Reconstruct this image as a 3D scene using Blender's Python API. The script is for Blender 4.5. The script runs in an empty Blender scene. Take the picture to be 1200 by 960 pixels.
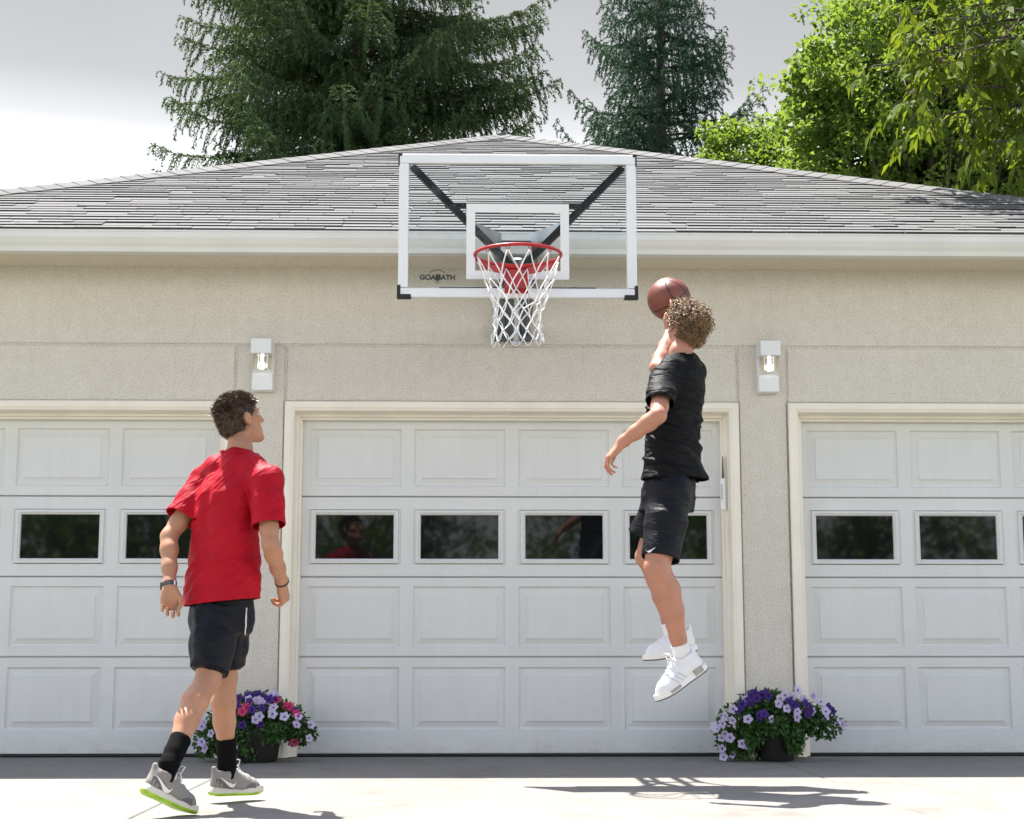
import bpy, bmesh, math, random
import numpy as np
from mathutils import Vector, Matrix, noise
from mathutils.bvhtree import BVHTree

random.seed(7)
rng = np.random.default_rng(7)
scene = bpy.context.scene
COL = scene.collection
R = math.radians

# ------------------------------------------------------------------ camera
FPX, PITCH, YAW = 1850.0, R(8.76), R(1.27)
CAM = Vector((-0.225, -10.05, 0.65))
cam_data = bpy.data.cameras.new('camera')
cam_data.sensor_width = 36.0
cam_data.lens = FPX / 1200.0 * 36.0
cam_data.clip_start = 0.05
cam_data.clip_end = 600.0
cam = bpy.data.objects.new('camera', cam_data)
cam.location = CAM
cam.rotation_euler = (math.pi / 2 + PITCH, 0.0, -YAW)
COL.objects.link(cam)
scene.camera = cam
_CR = cam.rotation_euler.to_matrix()

def W(px, py, d):
    """measured photo position -> world point standing d metres (along +y) from the camera"""
    v = _CR @ Vector(((px - 600.0) / FPX, -(py - 480.0) / FPX, -1.0))
    return CAM + v * (d / v.y)

# ------------------------------------------------------------------ object helpers
def tag(o, label=None, cat=None, group=None, kind=None):
    if label: o['label'] = label
    if cat: o['category'] = cat
    if group: o['group'] = group
    if kind: o['kind'] = kind
    return o

def empty(name, loc, label=None, cat=None, group=None):
    o = bpy.data.objects.new(name, None)
    o.location = loc
    o.empty_display_size = 0.1
    COL.objects.link(o)
    return tag(o, label, cat, group)

def origin_of(o):
    v = Vector((0, 0, 0))
    while o is not None:
        v = v + Vector(o.location)
        o = o.parent
    return v

def link_mesh(name, me, mats, parent=None, smooth=False, loc=None):
    """me is in world coordinates; it is moved into the parent's space"""
    o = bpy.data.objects.new(name, me)
    if not isinstance(mats, (list, tuple)): mats = [mats]
    for m in mats: me.materials.append(m)
    off = Vector((0, 0, 0))
    if parent is not None:
        off = origin_of(parent)
        o.parent = parent
    elif loc is not None:
        off = Vector(loc)
        o.location = off
    if off.length > 0: me.transform(Matrix.Translation(-off))
    if smooth: me.polygons.foreach_set('use_smooth', [True] * len(me.polygons))
    me.update()
    COL.objects.link(o)
    return o

def np_mesh(name, V, F):
    """V (n,3) array; F (m,k) array of one face size"""
    me = bpy.data.meshes.new(name)
    V = np.asarray(V, dtype=np.float32); F = np.asarray(F, dtype=np.int32)
    m, k = F.shape
    me.vertices.add(len(V)); me.vertices.foreach_set('co', V.ravel())
    me.loops.add(m * k); me.loops.foreach_set('vertex_index', F.ravel())
    me.polygons.add(m)
    me.polygons.foreach_set('loop_start', np.arange(m, dtype=np.int32) * k)
    me.polygons.foreach_set('loop_total', np.full(m, k, dtype=np.int32))
    me.update(calc_edges=True)
    return me

class MB:
    def __init__(s): s.v = []; s.f = []; s.m = []
    def add(s, vs, fs, mi=0):
        b = len(s.v)
        s.v.extend([tuple(v) for v in vs])
        for f in fs:
            s.f.append([b + i for i in f]); s.m.append(mi)
    def box(s, x0, x1, y0, y1, z0, z1, mi=0, M=None):
        vs = [Vector((x, y, z)) for z in (z0, z1) for y in (y0, y1) for x in (x0, x1)]
        if M is not None: vs = [M @ v for v in vs]
        s.add(vs, [(0, 2, 3, 1), (4, 5, 7, 6), (0, 1, 5, 4), (2, 6, 7, 3), (0, 4, 6, 2), (1, 3, 7, 5)], mi)
    def bbox(s, x0, x1, y0, y1, z0, z1, b=0.004, mi=0, M=None):
        """box with chamfered edges"""
        xs = (x0, x0 + b, x1 - b, x1); ys = (y0, y0 + b, y1 - b, y1); zs = (z0, z0 + b, z1 - b, z1)
        vs = []; 
        def ring(z, ins):
            a = ins
            return [(x0 + b, y0 + a, z), (x1 - b, y0 + a, z), (x1 - a, y0 + b, z), (x1 - a, y1 - b, z),
                    (x1 - b, y1 - a, z), (x0 + b, y1 - a, z), (x0 + a, y1 - b, z), (x0 + a, y0 + b, z)]
        rings = [ring(z0, b), ring(z0 + b, 0), ring(z1 - b, 0), ring(z1, b)]
        for r_ in rings: vs += [Vector(v) for v in r_]
        if M is not None: vs = [M @ v for v in vs]
        fs = [tuple(range(7, -1, -1)), tuple(range(24, 32))]
        for k in range(3):
            for i in range(8):
                j = (i + 1) % 8
                fs.append((k * 8 + i, k * 8 + j, k * 8 + 8 + j, k * 8 + 8 + i))
        s.add(vs, fs, mi)
    def tube(s, pts, rad, n=8, mi=0, cap=True, closed=False):
        pts = [Vector(p) for p in pts]
        if not isinstance(rad, (list, tuple)): rad = [rad] * len(pts)
        N = len(pts); rings = []
        prev = None
        for i, p in enumerate(pts):
            if closed: t = pts[(i + 1) % N] - pts[i - 1]
            else: t = pts[min(i + 1, N - 1)] - pts[max(i - 1, 0)]
            if t.length < 1e-9: t = Vector((0, 0, 1))
            t.normalize()
            if prev is None:
                a = Vector((0, 0, 1)) if abs(t.z) < 0.9 else Vector((1, 0, 0))
                u = t.cross(a).normalized()
            else:
                u = prev - t * prev.dot(t)
                if u.length < 1e-6: u = t.orthogonal()
                u.normalize()
            prev = u
            w = t.cross(u)
            rings.append([p + (u * math.cos(2 * math.pi * k / n) + w * math.sin(2 * math.pi * k / n)) * rad[i] for k in range(n)])
        vs = [v for r_ in rings for v in r_]
        fs = []
        M_ = N if closed else N - 1
        for i in range(M_):
            a = i * n; b = ((i + 1) % N) * n
            for k in range(n):
                k2 = (k + 1) % n
                fs.append((a + k, a + k2, b + k2, b + k))
        if cap and not closed:
            fs.append(tuple(range(n - 1, -1, -1))); fs.append(tuple((N - 1) * n + k for k in range(n)))
        s.add(vs, fs, mi)
    def lathe(s, c, prof, n=24, mi=0, M=None):
        """prof: list of (r, z) from bottom to top"""
        c = Vector(c); vs = []
        for r_, z in prof:
            for k in range(n):
                a = 2 * math.pi * k / n
                vs.append(Vector((r_ * math.cos(a), r_ * math.sin(a), z)))
        vs = [(M @ v if M is not None else v) + c for v in vs]
        fs = []
        for i in range(len(prof) - 1):
            for k in range(n):
                k2 = (k + 1) % n
                fs.append((i * n + k, i * n + k2, (i + 1) * n + k2, (i + 1) * n + k))
        fs.append(tuple(range(n - 1, -1, -1))); fs.append(tuple((len(prof) - 1) * n + k for k in range(n)))
        s.add(vs, fs, mi)
    def prism(s, poly, y0, y1, mi=0, M=None):
        """poly: (x,z) list, extruded along y"""
        n = len(poly)
        vs = [Vector((x, y0, z)) for x, z in poly] + [Vector((x, y1, z)) for x, z in poly]
        if M is not None: vs = [M @ v for v in vs]
        fs = [tuple(range(n)), tuple(range(2 * n - 1, n - 1, -1))]
        for i in range(n):
            j = (i + 1) % n
            fs.append((i, i + n, j + n, j))
        s.add(vs, fs, mi)
    def prism_x(s, poly, x0, x1, mi=0):
        """poly: (y,z) list, extruded along x"""
        n = len(poly)
        vs = [(x0, y, z) for y, z in poly] + [(x1, y, z) for y, z in poly]
        fs = [tuple(range(n)), tuple(range(2 * n - 1, n - 1, -1))]
        for i in range(n):
            j = (i + 1) % n
            fs.append((i, i + n, j + n, j))
        s.add(vs, fs, mi)
    def sphere(s, c, r, n=16, m=10, mi=0, sc=(1, 1, 1), M=None):
        vs = []; fs = []
        c = Vector(c)
        for i in range(m + 1):
            th = math.pi * i / m
            for k in range(n):
                ph = 2 * math.pi * k / n
                v = Vector((r * sc[0] * math.sin(th) * math.cos(ph), r * sc[1] * math.sin(th) * math.sin(ph), r * sc[2] * math.cos(th)))
                vs.append((M @ v if M is not None else v) + c)
        for i in range(m):
            for k in range(n):
                k2 = (k + 1) % n
                fs.append((i * n + k, (i + 1) * n + k, (i + 1) * n + k2, i * n + k2))
        s.add(vs, fs, mi)
    def mesh(s, name, fix=True):
        me = bpy.data.meshes.new(name)
        me.from_pydata(s.v, [], s.f)
        me.polygons.foreach_set('material_index', s.m)
        if fix:
            bm = bmesh.new(); bm.from_mesh(me)
            bmesh.ops.recalc_face_normals(bm, faces=bm.faces)
            bm.to_mesh(me); bm.free()
        me.update()
        return me
    def build(s, name, mats, parent=None, smooth=False, loc=None, fix=True):
        return link_mesh(name, s.mesh(name, fix), mats, parent, smooth, loc)

def auto_smooth(o, ang=40):
    me = o.data
    me.polygons.foreach_set('use_smooth', [True] * len(me.polygons))
    bm = bmesh.new(); bm.from_mesh(me)
    for e in bm.edges:
        if len(e.link_faces) == 2 and e.calc_face_angle(0) > R(ang): e.smooth = False
    bm.to_mesh(me); bm.free()
    return o

# ------------------------------------------------------------------ materials
class NT:
    def __init__(s, name):
        s.mat = bpy.data.materials.new(name); s.mat.use_nodes = True
        s.t = s.mat.node_tree; s.n = s.t.nodes
        s.p = s.n['Principled BSDF']; s.out = s.n['Material Output']
    def new(s, typ, **kw):
        n = s.n.new('ShaderNode' + typ)
        for k, v in kw.items():
            if k in n.inputs: n.inputs[k].default_value = v
            else: setattr(n, k, v)
        return n
    def l(s, a, b): s.t.links.new(a, b); return s
    def coord(s, scale=(1, 1, 1), kind='Object'):
        tc = s.new('TexCoord'); mp = s.new('Mapping')
        mp.inputs['Scale'].default_value = scale
        s.l(tc.outputs[kind], mp.inputs['Vector'])
        return mp.outputs['Vector']
    def noise(s, vec, scale, detail=3, rough=0.55):
        n = s.new('TexNoise'); n.inputs['Scale'].default_value = scale
        n.inputs['Detail'].default_value = detail; n.inputs['Roughness'].default_value = rough
        s.l(vec, n.inputs['Vector']); return n.outputs['Fac']
    def ramp(s, fac, stops):
        r_ = s.new('ValToRGB'); e = r_.color_ramp.elements
        while len(e) > 1: e.remove(e[-1])
        e[0].position = stops[0][0]; e[0].color = (*stops[0][1], 1)
        for p, c in stops[1:]:
            k = e.new(p); k.color = (*c, 1)
        s.l(fac, r_.inputs['Fac']); return r_.outputs['Color']
    def mix(s, fac, a, b, mode='MIX'):
        m = s.new('MixRGB'); m.blend_type = mode
        for sock, v in ((m.inputs['Fac'], fac), (m.inputs['Color1'], a), (m.inputs['Color2'], b)):
            if hasattr(v, 'default_value') or hasattr(v, 'is_linked'): s.l(v, sock)
            elif isinstance(v, (int, float)): sock.default_value = v
            else: sock.default_value = (*v, 1)
        return m.outputs['Color']
    def bump(s, h, strength=0.3, dist=0.01, normal=None):
        b = s.new('Bump'); b.inputs['Strength'].default_value = strength; b.inputs['Distance'].default_value = dist
        s.l(h, b.inputs['Height'])
        if normal is not None: s.l(normal, b.inputs['Normal'])
        s.l(b.outputs['Normal'], s.p.inputs['Normal']); return b.outputs['Normal']
    def set(s, **kw):
        for k, v in kw.items():
            i = s.p.inputs[k.replace('_', ' ')]
            if hasattr(v, 'is_linked'): s.l(v, i)
            elif isinstance(v, (tuple, list)) and len(v) == 3: i.default_value = (*v, 1)
            else: i.default_value = v
        return s

def simple(name, col, rough=0.5, var=0.06, scale=8.0, metal=0.0, bump=0.0, bscale=120.0, spec=0.5, bdist=0.004):
    t = NT(name); v = t.coord()
    n = t.noise(v, scale, 4)
    c0 = tuple(max(0, c * (1 - var)) for c in col); c1 = tuple(min(1, c * (1 + var)) for c in col)
    t.set(Base_Color=t.ramp(n, [(0.3, c0), (0.7, c1)]), Roughness=rough, Metallic=metal)
    t.p.inputs['Specular IOR Level'].default_value = spec
    if bump: t.bump(t.noise(v, bscale, 3), bump, bdist)
    return t.mat

def mat_stucco():
    t = NT('stucco'); v = t.coord()
    big = t.noise(v, 1.1, 5, 0.6); fine = t.noise(v, 95, 4, 0.7); mid = t.noise(v, 14, 4)
    c = t.ramp(big, [(0.25, (0.725, 0.672, 0.605)), (0.75, (0.785, 0.732, 0.665))])
    sp = t.ramp(fine, [(0.3, (0.70, 0.68, 0.66)), (0.5, (1, 1, 1)), (0.72, (1.13, 1.12, 1.1))])
    c = t.mix(1.0, c, sp, 'MULTIPLY')
    c = t.mix(0.25, c, t.ramp(mid, [(0.3, (0.75, 0.73, 0.7)), (0.65, (1, 1, 1))]), 'MULTIPLY')
    # rain streaks
    vs = t.coord((5.0, 5.0, 0.35)); st = t.noise(vs, 3.0, 4, 0.65)
    c = t.mix(0.10, c, t.ramp(st, [(0.35, (0.78, 0.74, 0.68)), (0.55, (1, 1, 1))]), 'MULTIPLY')
    t.set(Base_Color=c, Roughness=0.92)
    t.p.inputs['Specular IOR Level'].default_value = 0.2
    n1 = t.bump(fine, 0.9, 0.008)
    return t.mat

def mat_concrete():
    t = NT('concrete'); v = t.coord()
    big = t.noise(v, 0.9, 5, 0.6); fine = t.noise(v, 260, 2, 0.6); mid = t.noise(v, 9, 5, 0.65)
    c = t.ramp(big, [(0.3, (0.205, 0.194, 0.176)), (0.7, (0.262, 0.249, 0.228))])
    c = t.mix(0.8, c, t.ramp(fine, [(0.32, (0.55, 0.53, 0.5)), (0.52, (1, 1, 1)), (0.75, (1.18, 1.16, 1.12))]), 'MULTIPLY')
    c = t.mix(0.5, c, t.ramp(mid, [(0.3, (0.78, 0.75, 0.71)), (0.6, (1, 1, 1))]), 'MULTIPLY')
    st = t.noise(t.coord((1, 0.6, 1)), 2.3, 6, 0.75); c = t.mix(0.55, c, t.ramp(st, [(0.36, (0.70, 0.66, 0.60)), (0.46, (1, 1, 1)), (0.62, (1, 1, 1)), (0.70, (0.82, 0.80, 0.77))]), 'MULTIPLY')
    vo = t.new('TexVoronoi'); vo.inputs['Scale'].default_value = 1.6; t.l(v, vo.inputs['Vector']); c = t.mix(0.5, c, t.ramp(vo.outputs['Distance'], [(0.012, (0.25, 0.2, 0.16)), (0.022, (1, 1, 1))]), 'MULTIPLY')
    t.set(Base_Color=c, Roughness=0.85)
    t.bump(fine, 0.5, 0.004)
    return t.mat

def mat_door():
    t = NT('door_paint'); v = t.coord((1.2, 1.0, 26.0))
    g = t.noise(v, 14, 4, 0.6); vv = t.coord(); b = t.noise(vv, 2.2, 5, 0.6)
    c = t.ramp(b, [(0.3, (0.68, 0.68, 0.675)), (0.7, (0.725, 0.725, 0.72))])
    c = t.mix(0.2, c, t.ramp(g, [(0.3, (0.86, 0.86, 0.85)), (0.6, (1, 1, 1))]), 'MULTIPLY')
    vs = t.coord((9, 9, 0.5)); st = t.noise(vs, 2.0, 4, 0.7)
    c = t.mix(0.12, c, t.ramp(st, [(0.35, (0.80, 0.77, 0.71)), (0.56, (1, 1, 1))]), 'MULTIPLY')
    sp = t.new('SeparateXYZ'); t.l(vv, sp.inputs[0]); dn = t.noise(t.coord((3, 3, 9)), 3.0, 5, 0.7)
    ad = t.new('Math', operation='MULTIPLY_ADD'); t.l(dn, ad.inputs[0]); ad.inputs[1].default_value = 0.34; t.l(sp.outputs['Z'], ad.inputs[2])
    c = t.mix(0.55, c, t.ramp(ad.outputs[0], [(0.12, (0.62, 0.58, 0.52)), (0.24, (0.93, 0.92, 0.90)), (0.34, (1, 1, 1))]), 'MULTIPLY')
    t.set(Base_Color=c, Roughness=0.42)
    t.bump(g, 0.12, 0.002)
    return t.mat

def mat_shingle():
    t = NT('asphalt_shingle'); v = t.coord()
    geo = t.new('NewGeometry')
    isl = t.ramp(geo.outputs['Random Per Island'], [(0.0, (0.118, 0.117, 0.115)), (0.35, (0.134, 0.133, 0.131)), (0.7, (0.142, 0.141, 0.139)), (1.0, (0.158, 0.157, 0.154))])
    fine = t.noise(v, 160, 3, 0.7); big = t.noise(v, 0.7, 4, 0.6)
    c = t.mix(0.8, isl, t.ramp(fine, [(0.3, (0.5, 0.5, 0.5)), (0.52, (1, 1, 1)), (0.75, (1.35, 1.33, 1.3))]), 'MULTIPLY')
    c = t.mix(0.5, c, t.ramp(big, [(0.3, (0.8, 0.78, 0.76)), (0.65, (1, 1, 1))]), 'MULTIPLY')
    t.set(Base_Color=c, Roughness=0.9)
    t.bump(fine, 0.5, 0.006)
    return t.mat

def mat_glass_dark():
    t = NT('door_window_glass')
    t.set(Base_Color=(0.006, 0.007, 0.008), Roughness=0.03)
    t.p.inputs['Specular IOR Level'].default_value = 0.32
    v = t.coord(); t.bump(t.noise(v, 1.7, 1), 0.02, 0.02)
    return t.mat

def mat_acrylic():
    t = NT('clear_acrylic')
    gl = t.new('BsdfGlossy'); gl.inputs['Roughness'].default_value = 0.03
    tr = t.new('BsdfTransparent'); tr.inputs['Color'].default_value = (0.94, 0.96, 0.97, 1)
    df = t.new('BsdfDiffuse'); df.inputs['Color'].default_value = (0.85, 0.88, 0.9, 1)
    v = t.coord(); sm = t.ramp(t.noise(v, 7, 6, 0.75), [(0.5, (0.0, 0.0, 0.0)), (0.8, (0.07, 0.07, 0.07))])
    fr = t.new('Fresnel'); fr.inputs['IOR'].default_value = 1.14
    m1 = t.new('MixShader'); t.l(fr.outputs[0], m1.inputs[0]); t.l(tr.outputs[0], m1.inputs[1]); t.l(gl.outputs[0], m1.inputs[2])
    m2 = t.new('MixShader'); t.l(sm, m2.inputs[0]); t.l(m1.outputs[0], m2.inputs[1]); t.l(df.outputs[0], m2.inputs[2])
    t.l(m2.outputs[0], t.out.inputs['Surface'])
    return t.mat

def mat_leaf(name, c0, c1, trans=0.45, tint=(1.0, 1.1, 0.5), rough=0.45, spec=0.15):
    t = NT(name)
    geo = t.new('NewGeometry')
    v = t.coord(); big = t.noise(v, 0.9, 2)
    mixv = t.new('Math', operation='ADD'); 
    t.l(geo.outputs['Random Per Island'], mixv.inputs[0]); t.l(big, mixv.inputs[1])
    sc = t.new('Math', operation='MULTIPLY'); t.l(mixv.outputs[0], sc.inputs[0]); sc.inputs[1].default_value = 0.55
    c = t.ramp(sc.outputs[0], [(0.1, c0), (0.8, c1)])
    t.set(Base_Color=c, Roughness=rough)
    t.p.inputs['Specular IOR Level'].default_value = spec
    tl = t.new('BsdfTranslucent')
    t.l(t.mix(1.0, c, tint, 'MULTIPLY'), tl.inputs['Color'])
    m = t.new('MixShader'); m.inputs[0].default_value = trans
    t.l(t.p.outputs[0], m.inputs[1]); t.l(tl.outputs[0], m.inputs[2])
    t.l(m.outputs[0], t.out.inputs['Surface'])
    return t.mat

def mat_bark(name='bark', c0=(0.05, 0.04, 0.03), c1=(0.13, 0.105, 0.08)):
    t = NT(name); v = t.coord((1, 1, 0.25)); n = t.noise(v, 22, 5, 0.7)
    t.set(Base_Color=t.ramp(n, [(0.3, c0), (0.7, c1)]), Roughness=0.95); t.bump(n, 0.8, 0.02)
    return t.mat

M = {}
M['stucco'] = mat_stucco(); M['concrete'] = mat_concrete(); M['door'] = mat_door(); M['shingle'] = mat_shingle()
M['trim'] = simple('cream_trim', (0.87, 0.805, 0.70), 0.5, 0.05, 3.0, bump=0.08, bscale=60)
M['gutter'] = simple('gutter_enamel', (0.74, 0.73, 0.71), 0.35, 0.05, 2.0)
M['white'] = simple('white_enamel', (0.80, 0.80, 0.80), 0.35, 0.03, 5.0)
M['white_frame'] = simple('white_powder_coat', (0.80, 0.81, 0.83), 0.3, 0.03, 4.0)
M['paint_white'] = simple('white_screen_print', (0.82, 0.82, 0.82), 0.5, 0.02, 4.0)
M['black'] = simple('black_powder_coat', (0.006, 0.006, 0.007), 0.45, 0.2, 20.0, spec=0.2)
M['rubber'] = simple('black_rubber', (0.02, 0.02, 0.02), 0.7, 0.2, 20.0)
M['steel'] = simple('galvanised_steel', (0.42, 0.44, 0.46), 0.38, 0.15, 9.0, metal=0.9)
M['dark_steel'] = simple('dark_grey_steel', (0.10, 0.105, 0.11), 0.4, 0.15, 9.0, metal=0.6)
M['red_steel'] = simple('red_powder_coat', (0.42, 0.012, 0.018), 0.35, 0.08, 12.0)
M['net'] = simple('white_nylon_cord', (0.80, 0.80, 0.80), 0.7, 0.05, 60.0)
M['glass_dark'] = mat_glass_dark(); M['acrylic'] = mat_acrylic()
M['ink'] = simple('black_print', (0.02, 0.02, 0.02), 0.5, 0.1, 20.0)
M['bark'] = mat_bark()
# ================================================================== world, sun
SX, SY = 0.262, -0.338                       # shadow offset per metre of height
SUN_DIR = Vector((SX, SY, -1.0)).normalized()
SUN_EL = math.asin(-SUN_DIR.z); SUN_AZ = math.atan2(-SUN_DIR.x, -SUN_DIR.y)   # azimuth from +y towards +x
world = bpy.data.worlds.new('World'); scene.world = world
world.use_nodes = True
wn = world.node_tree.nodes; wl = world.node_tree.links
bg = wn['Background']
sky = wn.new('ShaderNodeTexSky'); sky.sky_type = 'NISHITA'; sky.sun_disc = False
sky.sun_elevation = SUN_EL; sky.sun_rotation = SUN_AZ
sky.air_density = 1.0; sky.dust_density = 2.0; sky.ozone_density = 1.0
hsv = wn.new('ShaderNodeHueSaturation'); hsv.inputs['Saturation'].default_value = 1.15
wl.new(sky.outputs[0], hsv.inputs['Color'])
tc = wn.new('ShaderNodeTexCoord'); sep = wn.new('ShaderNodeSeparateXYZ'); wl.new(tc.outputs['Generated'], sep.inputs[0])
# thin high cloud: white near the horizon, a grey sheet above it, blue overhead
cr = wn.new('ShaderNodeValToRGB'); e = cr.color_ramp.elements
e[0].position = 0.0; e[0].color = (9.0, 9.2, 9.5, 1)
e[1].position = 1.0; e[1].color = (2.6, 2.65, 2.75, 1)
for p_, v_ in ((0.275, (8.2, 8.3, 8.5)), (0.296, (5.2, 5.25, 5.35)), (0.320, (3.25, 3.25, 3.27)), (0.346, (2.35, 2.34, 2.33)), (0.42, (1.95, 1.95, 1.95))):
    k_ = e.new(p_); k_.color = (*v_, 1)
wl.new(sep.outputs['Z'], cr.inputs['Fac'])
cl_n = wn.new('ShaderNodeTexNoise'); cl_n.inputs['Scale'].default_value = 3.0; cl_n.inputs['Detail'].default_value = 4
wl.new(tc.outputs['Generated'], cl_n.inputs['Vector'])
cf = wn.new('ShaderNodeValToRGB'); f_ = cf.color_ramp.elements
f_[0].position = 0.35; f_[0].color = (0.95, 0.95, 0.95, 1); f_[1].position = 0.65; f_[1].color = (0.25, 0.25, 0.25, 1)
mr = wn.new('ShaderNodeMapRange'); mr.inputs['From Min'].default_value = 0.40; mr.inputs['From Max'].default_value = 0.62
mr.inputs['To Min'].default_value = 0.96; mr.inputs['To Max'].default_value = 0.05
wl.new(sep.outputs['Z'], mr.inputs['Value'])
mx = wn.new('ShaderNodeMixRGB'); wl.new(mr.outputs[0], mx.inputs['Fac'])
wl.new(hsv.outputs[0], mx.inputs['Color1']); wl.new(cr.outputs[0], mx.inputs['Color2'])
cv = wn.new('ShaderNodeMapRange'); cv.inputs['From Min'].default_value = 0.3; cv.inputs['From Max'].default_value = 0.7; cv.inputs['To Min'].default_value = 0.93; cv.inputs['To Max'].default_value = 1.07
wl.new(cl_n.outputs['Fac'], cv.inputs['Value'])
mm = wn.new('ShaderNodeMixRGB'); mm.blend_type = 'MULTIPLY'; mm.inputs['Fac'].default_value = 1.0
wl.new(mx.outputs[0], mm.inputs['Color1']); wl.new(cv.outputs[0], mm.inputs['Color2']); wl.new(mm.outputs[0], bg.inputs['Color'])
bg.inputs['Strength'].default_value = 0.06

sd = bpy.data.lights.new('sun', 'SUN'); sd.energy = 3.1; sd.angle = R(0.5); sd.color = (1.0, 0.965, 0.91)
so = bpy.data.objects.new('sun', sd); so.location = (-6, 8, 20)
so.rotation_euler = SUN_DIR.to_track_quat('-Z', 'Y').to_euler(); COL.objects.link(so)
scene.view_settings.view_transform = 'Standard'; scene.view_settings.look = 'None'
scene.view_settings.exposure = 2.2; scene.view_settings.gamma = 1.0
scene.render.engine = 'CYCLES'
try:
    scene.cycles.use_denoising = True
    scene.cycles.max_bounces = 8; scene.cycles.transparent_max_bounces = 12
    scene.cycles.caustics_reflective = False; scene.cycles.caustics_refractive = False
except Exception: pass

# ================================================================== ground
def mat_grass_ground():
    t = NT('lawn'); v = t.coord(); n = t.noise(v, 3, 5, 0.7); f = t.noise(v, 60, 3, 0.7)
    c = t.ramp(n, [(0.3, (0.035, 0.06, 0.015)), (0.7, (0.07, 0.11, 0.03))])
    c = t.mix(0.7, c, t.ramp(f, [(0.3, (0.5, 0.5, 0.5)), (0.7, (1.2, 1.2, 1.2))]), 'MULTIPLY')
    t.set(Base_Color=c, Roughness=0.95); t.bump(f, 0.8, 0.03); return t.mat
M['lawn'] = mat_grass_ground()
g = MB()
xs = np.linspace(-250, 250, 41); ys = np.linspace(-250, 250, 41)
vs = [(x, y, -0.09) for y in ys for x in xs]
fs = [(j * 41 + i, j * 41 + i + 1, (j + 1) * 41 + i + 1, (j + 1) * 41 + i) for j in range(40) for i in range(40)]
g.add(vs, fs)
tag(g.build('ground', M['lawn']), kind='structure')

# driveway: slabs with tooled joints between them
dm = MB()
xj = [-5.4, -1.60, 1.60, 5.4]; yj = [-26.0, -21.0, -16.5, -12.0, -6.9, -0.34]
for i in range(3):
    for j in range(len(yj) - 1):
        dm.bbox(xj[i] + 0.004, xj[i + 1] - 0.004, yj[j] + 0.004, yj[j + 1] - 0.004, -0.12, 0.0, 0.005)
for i in range(3):                                # apron strip along the doors
    dm.bbox(xj[i] + 0.004, xj[i + 1] - 0.004, -0.336, 0.16, -0.12, 0.0, 0.005)
tag(dm.build('driveway', M['concrete']), kind='structure')
M['joint'] = simple('joint_dirt', (0.10, 0.075, 0.055), 0.95, 0.3, 30.0)
jm = MB()
jm.box(-5.6, 5.6, -26.2, 0.16, -0.085, -0.011)
tag(jm.build('driveway_bed', M['joint']), kind='structure')

# ================================================================== garage
garage = empty('garage', (0, 0, 0), 'beige stucco three car garage with grey shingle hip roof and white panel doors', 'garage')
WH = 4.76; ZT = 3.13; BD = 10.0                     # half width, wall top, depth
OH = 0.35                                           # overhang
Z_G = W(603, 405.5, 10.05).z                        # horizontal control joint
Z_CT = W(603, 471.5, 10.05).z                       # casing top
Z_OT = W(603, 487.0, 10.10).z                       # opening top
OPX = 1.36; CAS = 0.10; COLW = 0.32
centres = [-(2 * OPX + 2 * CAS + COLW), 0.0, 2 * OPX + 2 * CAS + COLW]

wm = MB(); gr = 0.007; BV = 0.006
def wp(x0, x1, z0, z1): wm.bbox(x0, x1, 0.0, 0.20, z0, z1, BV)
cx = [c for c in centres]
e0 = [c - OPX - CAS for c in cx]; e1 = [c + OPX + CAS for c in cx]
wp(-WH, WH, Z_G + gr, ZT + 0.05)
edges = [-WH]
for a_, b_ in zip(e0, e1): edges += [a_, b_]
edges.append(WH)
for i in range(len(edges) - 1):
    a_, b_ = edges[i] + (gr if i else 0), edges[i + 1] - (gr if i < len(edges) - 2 else 0)
    if b_ - a_ < 0.02: continue
    if i % 2 == 1: wp(a_, b_, Z_CT + 0.002, Z_G - gr)
    else: wp(edges[i] + (gr if i else 0), edges[i + 1] - (gr if i < len(edges) - 2 else 0), 0.0, Z_G - gr)
wm.box(-WH + 0.01, WH - 0.01, 0.012, 0.19, Z_CT + 0.01, ZT - 0.01)      # backing behind the joints
for i in range(0, len(edges) - 1, 2):
    wm.box(edges[i] - 0.02, edges[i + 1] + 0.02, 0.014, 0.19, 0.005, Z_CT + 0.008)
wm.box(-WH, -WH + 0.2, 0.203, BD - 0.003, 0.0, ZT); wm.box(WH - 0.2, WH, 0.203, BD - 0.003, 0.0, ZT)
wm.box(-WH, WH, BD, BD + 0.2, 0.0, ZT)
wm.build('wall', M['stucco'], garage)

# soffit
sm = MB()
sm.box(-WH - 0.2, WH + 0.2, -OH, 0.0006, ZT - 0.0, ZT + 0.03)
sm.box(-WH - 0.2, -WH - 0.002, 0.0, BD + OH, ZT, ZT + 0.03); sm.box(WH + 0.002, WH + 0.2, 0.0, BD + OH, ZT, ZT + 0.03)
M['soffit'] = simple('stucco_soffit', (0.72, 0.645, 0.53), 0.95, 0.12, 60.0, bump=0.8, bscale=110, bdist=0.006)
sm.build('soffit', M['soffit'], garage)

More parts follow.
